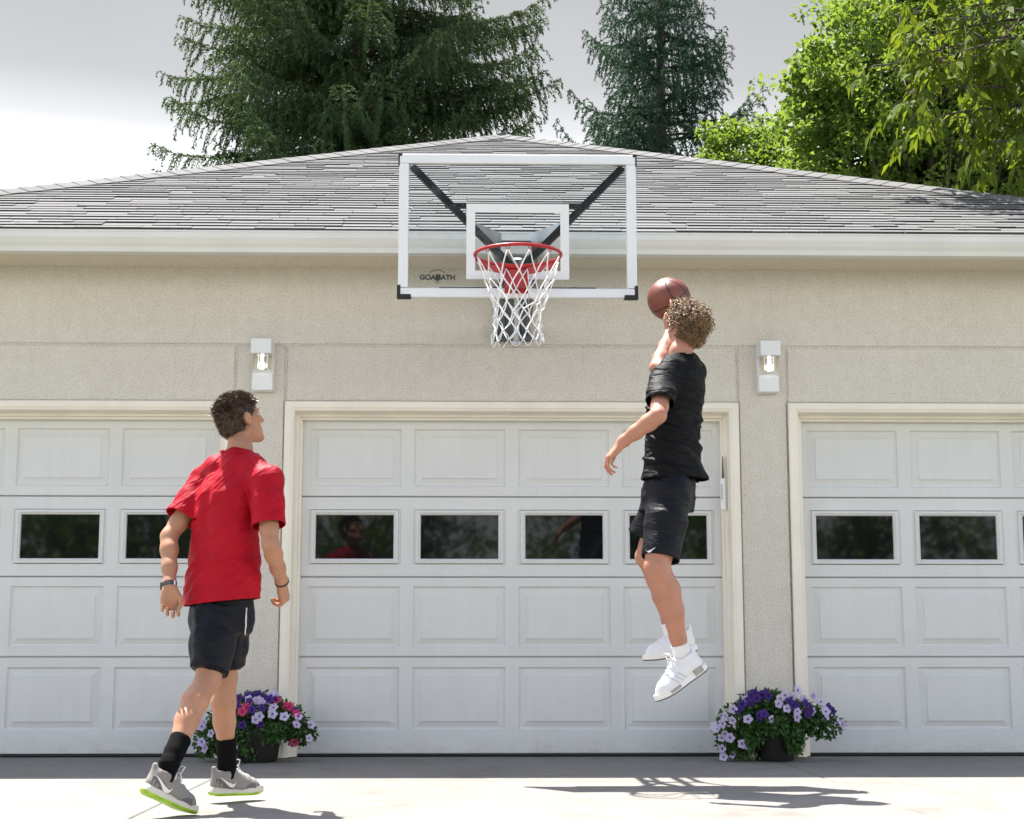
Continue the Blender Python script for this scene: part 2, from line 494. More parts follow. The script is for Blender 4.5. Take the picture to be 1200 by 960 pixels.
# gutter: k-profile along the front and the sides
EZ = 3.247                                           # roof edge / gutter lip
prof = [(-OH, 3.122), (-OH - 0.075, 3.122), (-OH - 0.079, 3.135), (-OH - 0.083, 3.150), (-OH - 0.100, 3.172), (-OH - 0.118, 3.205),
        (-OH - 0.120, 3.236), (-OH - 0.124, 3.240), (-OH - 0.124, 3.250), (-OH - 0.108, 3.250), (-OH - 0.108, 3.232), (-OH - 0.09, 3.17), (-OH - 0.02, 3.15), (-OH, 3.15)]
gm = MB(); gm.prism_x(prof, -WH - 0.31, WH + 0.31)
gm.box(-WH - 0.2, WH + 0.2, -OH - 0.004 + 0.006, -OH + 0.02, 3.155, EZ - 0.02)          # fascia board
for sgn in (-1, 1):
    x_ = sgn * (WH + 0.2)
    gm.box(min(x_, x_ + sgn * 0.11), max(x_, x_ + sgn * 0.11), -OH + 0.004, BD + OH, 3.124, 3.247)
for xx in np.arange(-4.2, 4.3, 1.4): pass
gm.build('gutter', M['gutter'], garage)

# roof deck and shingles
EX = WH + 0.24; EY = -OH - 0.075; AP_D = EX                        # eave corner, front eave line
RISE = 2.29; AZ = EZ + 0.012 + RISE; AYF = EY + AP_D; AYB = AYF + 2.0; EYB = AYB + AP_D
rm = MB()
zd = EZ - 0.004
vv = [(-EX, EY, zd), (EX, EY, zd), (EX, EYB, zd), (-EX, EYB, zd), (0, AYF, AZ - 0.016), (0, AYB, AZ - 0.016)]
rm.add(vv, [(0, 1, 4), (1, 2, 5, 4), (2, 3, 5), (3, 0, 4, 5), (3, 2, 1, 0)])
roof = rm.build('roof', M['shingle'], garage)
def shingle_face(A, B, T0, T1, seed):
    """tabs on the sloping face whose eave runs A->B and whose top edge runs T0->T1"""
    r_ = random.Random(seed); mb = MB()
    A, B, T0, T1 = map(Vector, (A, B, T0, T1))
    ex = (B - A).normalized(); wid = (B - A).length
    up = (T0 - A) - ex * (T0 - A).dot(ex); S = up.length; up.normalize()
    n = ex.cross(up); 
    if n.z < 0: n = -n
    xl0 = 0.0; xl1 = (T0 - A).dot(ex); xr0 = wid; xr1 = (T1 - A).dot(ex)
    ncourse = int(S / 0.110); ex_ = S / ncourse
    for c in range(ncourse):
        s0 = c * ex_; s1 = min(S, (c + 1) * ex_ + 0.05); f0 = s0 / S; f1 = min(1, s1 / S)
        l0 = xl0 + (xl1 - xl0) * f0; r0 = xr0 + (xr1 - xr0) * f0
        l1 = xl0 + (xl1 - xl0) * f1; r1 = xr0 + (xr1 - xr0) * f1
        x = l0 + r_.uniform(-0.3, 0.0)
        while x < r0:
            w = r_.uniform(0.14, 0.55); th = r_.choice((0.0112, 0.0142, 0.0152, 0.0160, 0.0165)) + r_.uniform(-0.001, 0.0015)
            a = max(x, l0); b = min(x + w - 0.004, r0)
            x += w
            if b - a < 0.02: continue
            ua = max(a, l1); ub = min(b, r1)
            if ub <= ua + 0.001:
                ua = ub = (max(l1, min(r1, (a + b) / 2)))
                ub += 0.004
            dr = r_.uniform(-0.005, 0.003)
            P = lambda u, s_, h: A + ex * u + up * s_ + n * h
            z0 = s0 + dr
            base = 0.002
            vs = [P(a, z0, base), P(b, z0, base), P(b, z0, base + th), P(a, z0, base + th), P(ua, s1, base), P(ub, s1, base), P(ub, s1, base + 0.004), P(ua, s1, base + 0.004)]
            mb.add(vs, [(0, 1, 2, 3)], 1); mb.add(vs, [(3, 2, 6, 7), (0, 3, 7, 4), (1, 5, 6, 2)], 0)
    return mb
# n.b. every course starts its own height above the deck so nothing shares a plane
sh = MB()
ze = EZ + 0.012
for args in (((-EX, EY, ze), (EX, EY, ze), (0, AYF, AZ), (0, AYF, AZ), 1),
             ((EX, EY, ze), (EX, EYB, ze), (0, AYF, AZ), (0, AYB, AZ), 2),
             ((-EX, EYB, ze), (-EX, EY, ze), (0, AYB, AZ), (0, AYF, AZ), 3),
             ((EX, EYB, ze), (-EX, EYB, ze), (0, AYB, AZ), (0, AYB, AZ), 4)):
    q = shingle_face(*args); b0 = len(sh.v); sh.v += q.v; sh.f += [[b0 + i for i in f] for f in q.f]; sh.m += q.m
M['shingle_edge'] = simple('cut_asphalt_edge', (0.035, 0.033, 0.035), 0.95, 0.3, 40.0)
sh.build('shingle_courses', [M['shingle'], M['shingle_edge']], roof, fix=False)
# hip and ridge caps: overlapping bent pieces
hc = MB()
def caps(P0, P1, na, nb):
    P0, P1, na, nb = map(Vector, (P0, P1, na, nb))
    d = (P1 - P0); L = d.length; d.normalize(); k = int(L / 0.145)
    na.normalize(); nb.normalize()
    sa = d.cross(na).normalized(); sb = d.cross(nb).normalized()
    top = (na + nb).normalized()
    if sa.dot(nb) > 0: sa = -sa
    if sb.dot(na) > 0: sb = -sb
    for i in range(k):
        p = P0 + d * (i * L / k - random.uniform(0.0, 0.01)); q = P0 + d * ((i + 1) * L / k + 0.09)
        h0 = 0.027 + random.uniform(0, 0.002); h1 = 0.021
        w = 0.135 + random.uniform(-0.008, 0.008)
        ring = lambda c, h: [c + sa * w + na * h * 0.8, c + top * (h + 0.012), c + sb * w + nb * h * 0.8]
        low = lambda c: [c + sa * w + na * 0.0, c + top * 0.004, c + sb * w + nb * 0.0]
        vs = ring(p, h0) + ring(q, h1) + low(p)
        hc.add(vs, [(0, 1, 4, 3), (1, 2, 5, 4), (0, 6, 7, 1), (1, 7, 8, 2), (0, 3, 6), (2, 8, 5), (3, 4, 7, 6), (4, 5, 8, 7)])
sl = math.atan2(RISE, AP_D)
nf = Vector((0, -math.sin(sl), math.cos(sl))); nr = Vector((math.sin(sl), 0, math.cos(sl))); nl = Vector((-math.sin(sl), 0, math.cos(sl))); nb_ = Vector((0, math.sin(sl), math.cos(sl)))
caps((-EX, EY, ze), (0, AYF, AZ), nf, nl); caps((EX, EY, ze), (0, AYF, AZ), nf, nr)
caps((-EX, EYB, ze), (0, AYB, AZ), nb_, nl); caps((EX, EYB, ze), (0, AYB, AZ), nb_, nr)
caps((0, AYF - 0.06, AZ), (0, AYB + 0.06, AZ), nl, nr)
hc.build('ridge_caps', M['shingle'], roof)

# ------------------------------------------------------------------ doors
DY = 0.145                                            # door face behind the wall face
dD = 10.05 + DY
zj = [W(603, y_, dD).z for y_ in (884.0, 770.0, 676.5, 582.5)] ; z_bot = 0.018
rows = [(z_bot, zj[1]), (zj[1], zj[2]), (zj[2], zj[3]), (zj[3], Z_OT + 0.06)]
pan_z = [tuple(W(603, y_, dD).z for y_ in p_) for p_ in ((855.5, 782.0), (758.5, 687.5), (661.5, 597.5), (570.5, 503.5))]
pitch_ = 0.6755; pw = 0.592
def loops(mb, x0, x1, z0, z1, prof_, y0, mi=0, close=True):
    """rectangular rings at (inset, depth) steps"""
    b = len(mb.v)
    for ins, dp in prof_:
        mb.v += [(x0 + ins, y0 + dp, z0 + ins), (x1 - ins, y0 + dp, z0 + ins), (x1 - ins, y0 + dp, z1 - ins), (x0 + ins, y0 + dp, z1 - ins)]
    for k in range(len(prof_) - 1):
        for i in range(4):
            j = (i + 1) % 4
            mb.f.append([b + k * 4 + i, b + k * 4 + j, b + k * 4 + 4 + j, b + k * 4 + 4 + i]); mb.m.append(mi)
    if close:
        k = len(prof_) - 1
        mb.f.append([b + k * 4 + i for i in range(4)]); mb.m.append(mi)
def door_mesh(xc):
    mb = MB()
    L, Rr = xc - OPX - 0.02, xc + OPX + 0.02
    for ri, (a, b) in enumerate(rows):
        za, zb = a + 0.0035, b - 0.0035
        p0, p1 = pan_z[ri]
        pcs = [(xc + (k - 1.5) * pitch_ - pw / 2, xc + (k - 1.5) * pitch_ + pw / 2) for k in range(4)]
        q = lambda x0, x1, z0, z1: mb.add([(x0, DY, z0), (x1, DY, z0), (x1, DY, z1), (x0, DY, z1)], [(0, 1, 2, 3)])
        c_ = 0.004
        q(L, Rr, za + c_, p0); q(L, Rr, p1, zb - c_)
        # rolled edges of the section
        mb.add([(L, DY, za + c_), (Rr, DY, za + c_), (Rr, DY + c_, za), (L, DY + c_, za), (Rr, DY + 0.03, za), (L, DY + 0.03, za)], [(0, 3, 2, 1), (3, 5, 4, 2)])
        mb.add([(L, DY, zb - c_), (Rr, DY, zb - c_), (Rr, DY + c_, zb), (L, DY + c_, zb), (Rr, DY + 0.03, zb), (L, DY + 0.03, zb)], [(0, 1, 2, 3), (3, 2, 4, 5)])
        xs_ = [L] + [v for p_ in pcs for v in p_] + [Rr]
        for k in range(0, len(xs_), 2): q(xs_[k], xs_[k + 1], p0, p1)
        for (x0, x1) in pcs:
            if ri == 2:
                loops(mb, x0, x1, p0, p1, [(0, 0), (0.0, 0.02)], DY, close=False)
            else:
                loops(mb, x0, x1, p0, p1, [(0, 0), (0.003, 0.007), (0.008, 0.014), (0.018, 0.0145), (0.050, 0.006), (0.052, 0.0015), (0.056, 0.0)], DY)
    mb.add([(L, DY + 0.03, rows[0][0]), (Rr, DY + 0.03, rows[0][0]), (Rr, DY + 0.03, rows[3][1]), (L, DY + 0.03, rows[3][1])], [(0, 1, 2, 3)])
    return mb
for xc in centres:
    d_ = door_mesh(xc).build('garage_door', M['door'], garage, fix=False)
    p0, p1 = pan_z[2]
    for k in range(4):
        x0 = xc + (k - 1.5) * pitch_ - pw / 2; x1 = x0 + pw
        fm = MB(); loops(fm, x0 + 0.014, x1 - 0.014, p0 + 0.004, p1 - 0.004,
                         [(0, 0.0185), (0.0, -0.006), (0.004, -0.011), (0.016, -0.012), (0.022, -0.006), (0.028, -0.004), (0.032, 0.004), (0.032, 0.018)], DY, close=False)
        x0g, x1g = x0 + 0.014, x1 - 0.014
        fm.box(x0 + 0.001, x0 + 0.0135, DY + 0.002, DY + 0.018, p0 + 0.001, p1 - 0.001); fm.box(x1 - 0.0135, x1 - 0.001, DY + 0.002, DY + 0.018, p0 + 0.001, p1 - 0.001)
        fm.build('window_frame', M['door'], d_, fix=False)
        pm = MB(); pm.box(x0 + 0.043, x1 - 0.043, DY + 0.0125, DY + 0.017, p0 + 0.033, p1 - 0.033)
        pm.build('window_pane', M['glass_dark'], d_)
    se = MB(); se.tube([(xc - OPX, DY + 0.012, 0.010), (xc + OPX, DY + 0.012, 0.010)], 0.009, 8)
    se.build('weather_seal', M['rubber'], d_)

# casings: outer board, moulded stop stepping back to the door
for xc in centres:
    cm = MB()
    steps = [(CAS, 0.0, -0.022, -0.001, 0.0), ]
    # jamb profile (inset from casing outer edge, y): extruded round three sides
    pr = [(0.0, -0.002), (0.0, -0.020), (0.006, -0.026), (0.040, -0.026), (0.048, -0.021), (0.058, -0.018), (0.064, -0.010), (0.068, 0.03), (0.072, 0.034), (0.072, 0.06),
          (0.088, 0.064), (0.092, 0.09), (0.104, 0.094), (0.106, 0.1435)]
    X0, X1, ZTc = xc - OPX - CAS, xc + OPX + CAS, Z_CT
    vs = []
    for ins, y in pr:
        vs += [(X0 + ins, y, 0.006), (X0 + ins, y, ZTc - ins), (X1 - ins, y, ZTc - ins), (X1 - ins, y, 0.006)]
    fs = []
    for k in range(len(pr) - 1):
        for i in range(3):
            fs.append((k * 4 + i, k * 4 + i + 1, k * 4 + 5 + i, k * 4 + 4 + i))
    cm.add(vs, fs)
    cm.build('door_casing', M['trim'], garage, fix=False)

# interior darkness: ceiling and floor slab of the garage
im = MB(); im.box(-WH + 0.21, WH - 0.21, 0.3, BD - 0.05, 2.75, 2.8); im.box(-WH + 0.21, WH - 0.21, 0.19, BD - 0.05, -0.1, -0.012)
im.build('interior_slab', M['concrete'], garage)

# ================================================================== wall lamps
def mat_lamp_glass():
    t = NT('lamp_crystal')
    gl = t.new('BsdfGlass'); gl.inputs['Roughness'].default_value = 0.05; gl.inputs['IOR'].default_value = 1.3
    gl.inputs['Color'].default_value = (1.0, 0.985, 0.95, 1)
    tr = t.new('BsdfTransparent'); tr.inputs['Color'].default_value = (0.92, 0.90, 0.85, 1)
    m = t.new('MixShader'); m.inputs[0].default_value = 0.55
    t.l(gl.outputs[0], m.inputs[1]); t.l(tr.outputs[0], m.inputs[2]); t.l(m.outputs[0], t.out.inputs['Surface']); return t.mat
M['lamp_glass'] = mat_lamp_glass()
tb = NT('lit_bulb'); tb.set(Base_Color=(1, 1, 1), Emission_Color=(1.0, 0.98, 0.94)); tb.p.inputs['Emission Strength'].default_value = 0.6; M['bulb'] = tb.mat
def wall_lamp(x, label):
    zb = W(603, 461, 10.05).z; zt = W(603, 400, 9.95).z
    r_ = empty('wall_lamp', (x, 0, zb), label, 'wall lamp', 'white wall lamps beside the centre door')
    w = 0.068
    b = MB(); b.bbox(x - w, x + w, -0.028, -0.001, zb, zt - 0.004, 0.003); b.build('back_plate', M['white'], r_)
    h = MB(); h.bbox(x - w + 0.003, x + w - 0.003, -0.165, -0.0285, zt - 0.098, zt, 0.004); h.build('hood', M['white'], r_)
    lo = MB(); lo.bbox(x - w + 0.002, x + w - 0.002, -0.075, -0.0285, zb + 0.002, zb + 0.112, 0.004); lo.build('lower_box', M['white'], r_)
    gz0, gz1 = zb + 0.116, zt - 0.0985
    cg = MB()
    for k in range(14):
        a = 2 * math.pi * k / 14
        cx_, cy_ = x + 0.052 * math.cos(a), -0.098 + 0.052 * math.sin(a)
        cg.tube([(cx_, cy_, gz1), (cx_, cy_, gz0 + 0.012 + 0.012 * random.random())], [0.009, 0.008], 6)
    cg.build('glass_rods', M['lamp_glass'], r_)
    bu = MB(); bu.sphere((x, -0.098, (gz0 + gz1) / 2 - 0.012), 0.026, 14, 10); bu.tube([(x, -0.098, gz1), (x, -0.098, (gz0 + gz1) / 2)], 0.012, 10)
    bu.build('bulb', M['bulb'], r_, smooth=True)
    return r_
xl = W(308, 435, 10.0).x; xr = W(900, 435, 10.0).x
wall_lamp(xl, 'white boxy wall lamp with glass rods above the head of the person in red')
wall_lamp(xr, 'white boxy wall lamp with glass rods to the right of the jumping player')

# ================================================================== thermometer on the jamb
tp = W(857, 575, 10.05); tx = OPX - 0.004
th = empty('thermometer', (tx, -0.03, tp.z), 'slim white outdoor thermometer on the right casing of the centre door', 'thermometer')
z0, z1 = W(857, 597, 10.05).z, W(857, 560, 10.05).z
b = MB(); b.bbox(tx - 0.016, tx + 0.016, 0.030, 0.056, z0, z1, 0.003); b.build('case', M['white'], th)
b = MB(); zt_ = W(857, 534, 10.05).z; b.prism([(tx - 0.004, z1), (tx + 0.010, z1), (tx + 0.005, zt_), (tx + 0.002, zt_)], 0.036, 0.056); b.build('hanger', M['dark_steel'], th)
b = MB()
for k in range(9):
    zz = z0 + 0.07 + k * 0.011; b.box(tx - 0.012, tx - 0.003, 0.0285, 0.0297, zz, zz + 0.004)
b.build('scale_marks', M['ink'], th)

# ================================================================== basketball hoop
DB = 8.80; YB = -10.05 + DB                                # board face
bl, br = W(467, 265, DB).x, W(746, 265, DB).x; bz0, bz1 = W(606, 348.5, DB).z, W(606, 181, DB).z
bc = (bl + br) / 2
hoop = empty('basketball_hoop', (bc, 0, bz0), 'wall mounted basketball hoop with clear board white frame and red rim', 'basketball hoop')
t = MB(); FW = 0.056
t.bbox(bl + 0.001, br - 0.001, YB, YB + 0.038, bz1 - FW, bz1, 0.004)
t.bbox(bl + 0.001, br - 0.001, YB, YB + 0.038, bz0, bz0 + FW * 0.95, 0.004)
t.bbox(bl, bl + FW * 1.02, YB + 0.001, YB + 0.037, bz0 + FW, bz1 - FW - 0.001, 0.004)
t.bbox(br - FW * 1.02, br, YB + 0.001, YB + 0.037, bz0 + FW, bz1 - FW - 0.001, 0.004)
t.build('board_frame', M['white_frame'], hoop)
t = MB(); t.box(bl + FW * 0.9, br - FW * 0.9, YB + 0.012, YB + 0.022, bz0 + FW * 0.85, bz1 - FW * 0.9); board = t.build('backboard', M['acrylic'], hoop)
sq0, sq1 = W(546.5, 283, DB).x, W(667, 283, DB).x; sz0, sz1 = W(606, 327, DB).z, W(606, 238.5, DB).z; lw = 0.05
t = MB()
for (a, b_, c, d__) in ((sq0, sq1, sz1 - lw, sz1), (sq0, sq1, sz0, sz0 + lw), (sq0, sq0 + lw, sz0 + lw, sz1 - lw), (sq1 - lw, sq1, sz0 + lw, sz1 - lw)):
    t.box(a, b_, YB + 0.0095, YB + 0.0115, c, d__)
t.build('target_square', M['paint_white'], board)
def text_mesh(txt, size, bold=0.0):
    cu = bpy.data.curves.new('lettering', 'FONT'); cu.body = txt; cu.size = size; cu.offset = bold; cu.extrude = 0.0008; cu.align_x = 'CENTER'
    o = bpy.data.objects.new('lettering', cu); COL.objects.link(o)
    dg = bpy.context.evaluated_depsgraph_get(); me = bpy.data.meshes.new_from_object(o.evaluated_get(dg))
    bpy.data.objects.remove(o); return me
lx, lz = W(512.5, 324, DB).x, W(512, 327.3, DB).z
me = text_mesh('GOALIATH', 0.040, 0.0020)
xs_ = [v.co.x for v in me.vertices]; sx_ = 0.202 / (max(xs_) - min(xs_)); mid_ = (max(xs_) + min(xs_)) / 2
for v in me.vertices:
    x_, y_, z_ = v.co; v.co = (lx + (x_ - mid_) * sx_, YB + 0.0095 - z_, lz + y_)
link_mesh('lettering', me, M['ink'], board)
em = MB(); ecx = lx + 0.001
def arc_strip(pts, wd):
    for i in range(len(pts) - 1):
        (xa, za), (xb, zb_) = pts[i], pts[i + 1]
        dx, dz = xb - xa, zb_ - za; L = math.hypot(dx, dz); nx, nz = -dz / L * wd / 2, dx / L * wd / 2
        em.prism([(ecx + xa - nx, lz + za - nz), (ecx + xb - nx, lz + zb_ - nz), (ecx + xb + nx, lz + zb_ + nz), (ecx + xa + nx, lz + za + nz)], YB + 0.0088, YB + 0.0096)
arc_strip([(-0.040, 0.034), (-0.040, 0.044), (-0.020, 0.052), (0.0, 0.057), (0.020, 0.052), (0.040, 0.044), (0.040, 0.034)], 0.004)
arc_strip([(-0.017, -0.012), (0, -0.022), (0.017, -0.012)], 0.003)
em.prism([(ecx - 0.012, lz + 0.042), (ecx - 0.007, lz + 0.026), (ecx, lz + 0.034), (ecx + 0.007, lz + 0.026), (ecx + 0.013, lz + 0.042), (ecx + 0.013, lz + 0.004), (ecx + 0.007, lz - 0.007), (ecx, lz - 0.011), (ecx - 0.007, lz - 0.007), (ecx - 0.012, lz + 0.004)], YB + 0.0085, YB + 0.0094)
em.build('emblem', M['ink'], board)
for sx in (-1, 1):
    for top in (0, 1):
        x_ = bl if sx < 0 else br; z_ = bz1 if top else bz0
        c_ = MB(); e_ = 0.006; lng = 0.075 if not top else 0.018; ver = 0.07
        if sx < 0:
            xa, xb = x_ - e_, x_ + lng; xv = (x_ - e_, x_ + 0.016)
        else:
            xa, xb = x_ - lng, x_ + e_; xv = (x_ - 0.016, x_ + e_)
        if top:
            c_.bbox(xa, xb, YB - 0.003, YB + 0.044, z_ - 0.014, z_ + e_, 0.003); c_.bbox(xv[0] + .001 if sx < 0 else xv[1] - .009, xv[0] + .009 if sx < 0 else xv[1] - .001, YB - 0.002, YB + 0.043, z_ - 0.07, z_ - 0.012, 0.002)
        else:
            c_.bbox(xa, xb, YB - 0.006, YB + 0.046, z_ - e_, z_ + 0.016, 0.004); c_.bbox(xv[0] + .001, xv[1] - .001, YB - 0.005, YB + 0.045, z_ + 0.014, z_ + ver, 0.003)
        c_.build('corner_pad', M['rubber'], hoop)
# struts behind the board
t = MB()
yb = YB + 0.062
for sx in (-1, 1):
    xa = bc + sx * 0.61; xb = bc + sx * 0.03
    p, q = Vector((xa, yb, bz1 - 0.06)), Vector((xb, yb, W(606, 310, DB).z))
    d__ = (q - p).normalized(); nn = Vector((d__.z, 0, -d__.x))
    h_ = 0.02
    t.add([p + nn * h_ + Vector((0, -.02, 0)), q + nn * h_ + Vector((0, -.02, 0)), q - nn * h_ + Vector((0, -.02, 0)), p - nn * h_ + Vector((0, -.02, 0)),
           p + nn * h_ + Vector((0, .02, 0)), q + nn * h_ + Vector((0, .02, 0)), q - nn * h_ + Vector((0, .02, 0)), p - nn * h_ + Vector((0, .02, 0))],
          [(0, 1, 2, 3), (7, 6, 5, 4), (0, 4, 5, 1), (1, 5, 6, 2), (2, 6, 7, 3), (3, 7, 4, 0)])
zc = W(606, 235.5, DB).z
t.bbox(bc - 0.42, bc + 0.42, yb + 0.021, yb + 0.058, zc - 0.014, zc + 0.014, 0.003)
zl = W(606, 336.5, DB).z
t.bbox(bc - 0.45, bc + 0.45, yb - 0.018, yb + 0.02, zl - 0.010, zl + 0.012, 0.003)
t.build('strut_frame', M['black'], hoop)
# lift arms to the wall
def bar(mb, p, q, w, h):
    p, q = Vector(p), Vector(q); d_ = (q - p).normalized(); s_ = d_.cross(Vector((0, 0, 1))).normalized(); u_ = s_.cross(d_)
    vs = [c + s_ * a * w / 2 + u_ * b * h / 2 for c in (p, q) for a, b in ((-1, -1), (1, -1), (1, 1), (-1, 1))]
    mb.add(vs, [(3, 2, 1, 0), (4, 5, 6, 7), (0, 1, 5, 4), (1, 2, 6, 5), (2, 3, 7, 6), (3, 0, 4, 7)])
zwp0, zwp1 = W(606, 398, 10.0).z, W(606, 350, 10.0).z
for sx in (-1, 1):
    t = MB(); bar(t, (bc + sx * 0.27, yb + 0.03, W(606, 262, DB).z), (bc + sx * 0.095, YB + 0.42, W(606, 281, 9.22).z), 0.02, 0.075); t.build('lift_arm', M['steel'], hoop)
    t = MB(); bar(t, (bc + sx * 0.105, YB + 0.43, W(606, 290, 9.23).z), (bc + sx * 0.085, -0.05, zwp1 + 0.06), 0.025, 0.05); t.build('wall_arm', M['dark_steel'], hoop)
    t = MB(); bar(t, (bc + sx * 0.10, yb + 0.03, W(606, 322, DB).z), (bc + sx * 0.085, -0.05, zwp0 + 0.06), 0.03, 0.06); t.build('lower_arm', M['dark_steel'], hoop)
t = MB()
t.bbox(bc - 0.10, bc - 0.05, -0.05, -0.001, zwp0, zwp1 + 0.12, 0.003); t.bbox(bc + 0.05, bc + 0.10, -0.05, -0.001, zwp0, zwp1 + 0.12, 0.003)
t.bbox(bc - 0.049, bc + 0.049, -0.02, -0.002, zwp0 + 0.01, zwp1 + 0.10, 0.003)
t.bbox(bc - 0.13, bc + 0.13, -0.052, -0.022, zwp0 - 0.01, zwp0 + 0.035, 0.003)
t.build('wall_bracket', M['dark_steel'], hoop)
t = MB(); y0_ = YB + 0.415
zy0, zy1 = W(606, 308, 9.22).z, W(606, 284, 9.22).z
t.bbox(bc - 0.13, bc + 0.13, y0_, y0_ + 0.03, zy1 - 0.012, zy1 + 0.012, 0.002)
t.bbox(bc - 0.13, bc - 0.112, y0_ + 0.001, y0_ + 0.029, zy0, zy1 - 0.013, 0.002); t.bbox(bc + 0.112, bc + 0.13, y0_ + 0.001, y0_ + 0.029, zy0, zy1 - 0.013, 0.002)
t.bbox(bc - 0.111, bc + 0.111, y0_ + 0.003, y0_ + 0.02, zy0 + 0.03, zy0 + 0.045, 0.002)
t.build('yoke', M['dark_steel'], hoop)
t = MB(); p = Vector((bc, yb + 0.06, W(606, 297, DB).z)); q = W(606, 402, 9.15); q.x = bc
t.tube([p, p + (q - p) * 0.45], 0.028, 12); t.tube([p + (q - p) * 0.45, q], 0.017, 12); t.sphere(q, 0.027, 12, 8)
auto_smooth(t.build('height_adjuster', M['steel'], hoop))
# rim
DR = DB - 0.075 - 0.2285 - 0.05; RC = W(607, 299.0, DR); RR = 0.2285 + 0.008
t = MB(); t.tube([RC + Vector((math.cos(a) * RR, math.sin(a) * RR, 0)) for a in np.linspace(0, 2 * math.pi, 65)[:-1]], 0.0095, 10, closed=True)
zf = RC.z
t.bbox(RC.x - 0.068, RC.x + 0.068, YB - 0.012, YB - 0.001, zf - 0.135, zf + 0.012, 0.003)          # mounting plate
t.bbox(RC.x - 0.066, RC.x + 0.066, RC.y + RR - 0.005, YB - 0.012, zf - 0.016, zf + 0.006, 0.003)     # neck
t.prism([(RC.x - 0.062, zf - 0.118), (RC.x + 0.062, zf - 0.118), (RC.x + 0.062, zf - 0.020), (RC.x - 0.062, zf - 0.020)], RC.y + RR + 0.012, YB - 0.013)
for sx in (-1, 1):                                                                            # side braces under the ring
    pts = [RC + Vector((sx * RR * math.cos(a), RR * math.sin(a), -0.020 - 0.018 * (a - 0.5) / 1.0)) for a in np.linspace(0.35, 1.28, 8)]
    pr_ = []
    for i in range(len(pts) - 1):
        bar(t, pts[i], pts[i + 1], 0.006, 0.036)
for k in range(12):
    a = 2 * math.pi * (k + 0.5) / 12; c_ = RC + Vector((math.cos(a) * RR, math.sin(a) * RR, -0.014))
    tn = Vector((-math.sin(a), math.cos(a), 0))
    t.tube([c_ - tn * 0.012 + Vector((0, 0, 0.006)), c_ + Vector((0, 0, -0.009)) - tn * 0.006, c_ + Vector((0, 0, -0.009)) + tn * 0.006, c_ + tn * 0.012 + Vector((0, 0, 0.006))], 0.0028, 5)
rim = t.build('rim', M['red_steel'], hoop); auto_smooth(rim, 45)
# net
t = MB(); nr_ = random.Random(5)
levels = [0.0, 0.125, 0.20, 0.262, 0.318, 0.370, 0.420]
rad = [RR - 0.004, 0.185, 0.160, 0.142, 0.130, 0.128, 0.138]
nodes = []
for j, (dz, rr) in enumerate(zip(levels, rad)):
    row = []
    for k in range(12):
        a = 2 * math.pi * (k + 0.5 + 0.5 * (j % 2)) / 12 + 0.10 * j * 0.15
        jx = 0.007 if j else 0.0
        row.append(RC + Vector((math.cos(a) * rr + nr_.gauss(0, jx), math.sin(a) * rr + nr_.gauss(0, jx), -0.022 - dz + nr_.gauss(0, jx))))
    nodes.append(row)
def cord(p, q, sag=0.012):
    m_ = (p + q) / 2; o_ = Vector((m_.x - RC.x, m_.y - RC.y, 0))
    m_ = m_ - o_.normalized() * sag * nr_.uniform(0.1, 1) + Vector((nr_.gauss(0, .003), nr_.gauss(0, .003), 0))
    t.tube([p, p * 0.5 + m_ * 0.5 + (m_ - (p + q) / 2) * 0.25, m_, q * 0.5 + m_ * 0.5 + (m_ - (p + q) / 2) * 0.25, q], 0.0036, 5)
for j in range(6):
    for k in range(12):
        if j % 2 == 0: tg = (k, (k - 1) % 12)
        else: tg = (k, (k + 1) % 12)
        for q_ in tg: cord(nodes[j][k], nodes[j + 1][q_], 0.010)
        t.sphere(nodes[j + 1][k], 0.0065, 6, 4)
for k in range(0, 12):                                     # bottom loops
    p, q = nodes[6][k], nodes[6][(k + 1) % 12]; m_ = (p + q) / 2; o_ = Vector((m_.x - RC.x, m_.y - RC.y, 0)).normalized()
    lowp = m_ + Vector((0, 0, -0.035 - nr_.uniform(0, 0.03))) + o_ * nr_.uniform(0.0, 0.03)
    t.tube([p, p * 0.4 + lowp * 0.6 + Vector((0, 0, -0.008)), lowp, q * 0.4 + lowp * 0.6 + Vector((0, 0, -0.008)), q], 0.0036, 5)
t.build('net', M['net'], hoop, smooth=True)
# ================================================================== foliage
def unit(a): return a / np.maximum(np.linalg.norm(a, axis=-1, keepdims=True), 1e-9)
def leaf_quads(P, D, N, L, Wd, fold=0.25):
    """kite leaves: base points P, direction D, approx normal N, lengths L, widths Wd"""
    D = unit(D); S = unit(np.cross(D, N)); U = np.cross(S, D)
    L = L[:, None]; Wd = Wd[:, None]
    v0 = P; v2 = P + D * L - U * L * 0.12
    mid = P + D * L * 0.42
    v1 = mid + S * Wd * 0.5 + U * Wd * fold; v3 = mid - S * Wd * 0.5 + U * Wd * fold
    V = np.stack([v0, v1, v2, v3], 1).reshape(-1, 3)
    F = np.arange(len(P) * 4).reshape(-1, 4)
    return V, F

def bez(p0, p1, p2, p3, n):
    t = np.linspace(0, 1, n)[:, None]
    return (1 - t) ** 3 * p0 + 3 * (1 - t) ** 2 * t * p1 + 3 * (1 - t) * t ** 2 * p2 + t ** 3 * p3

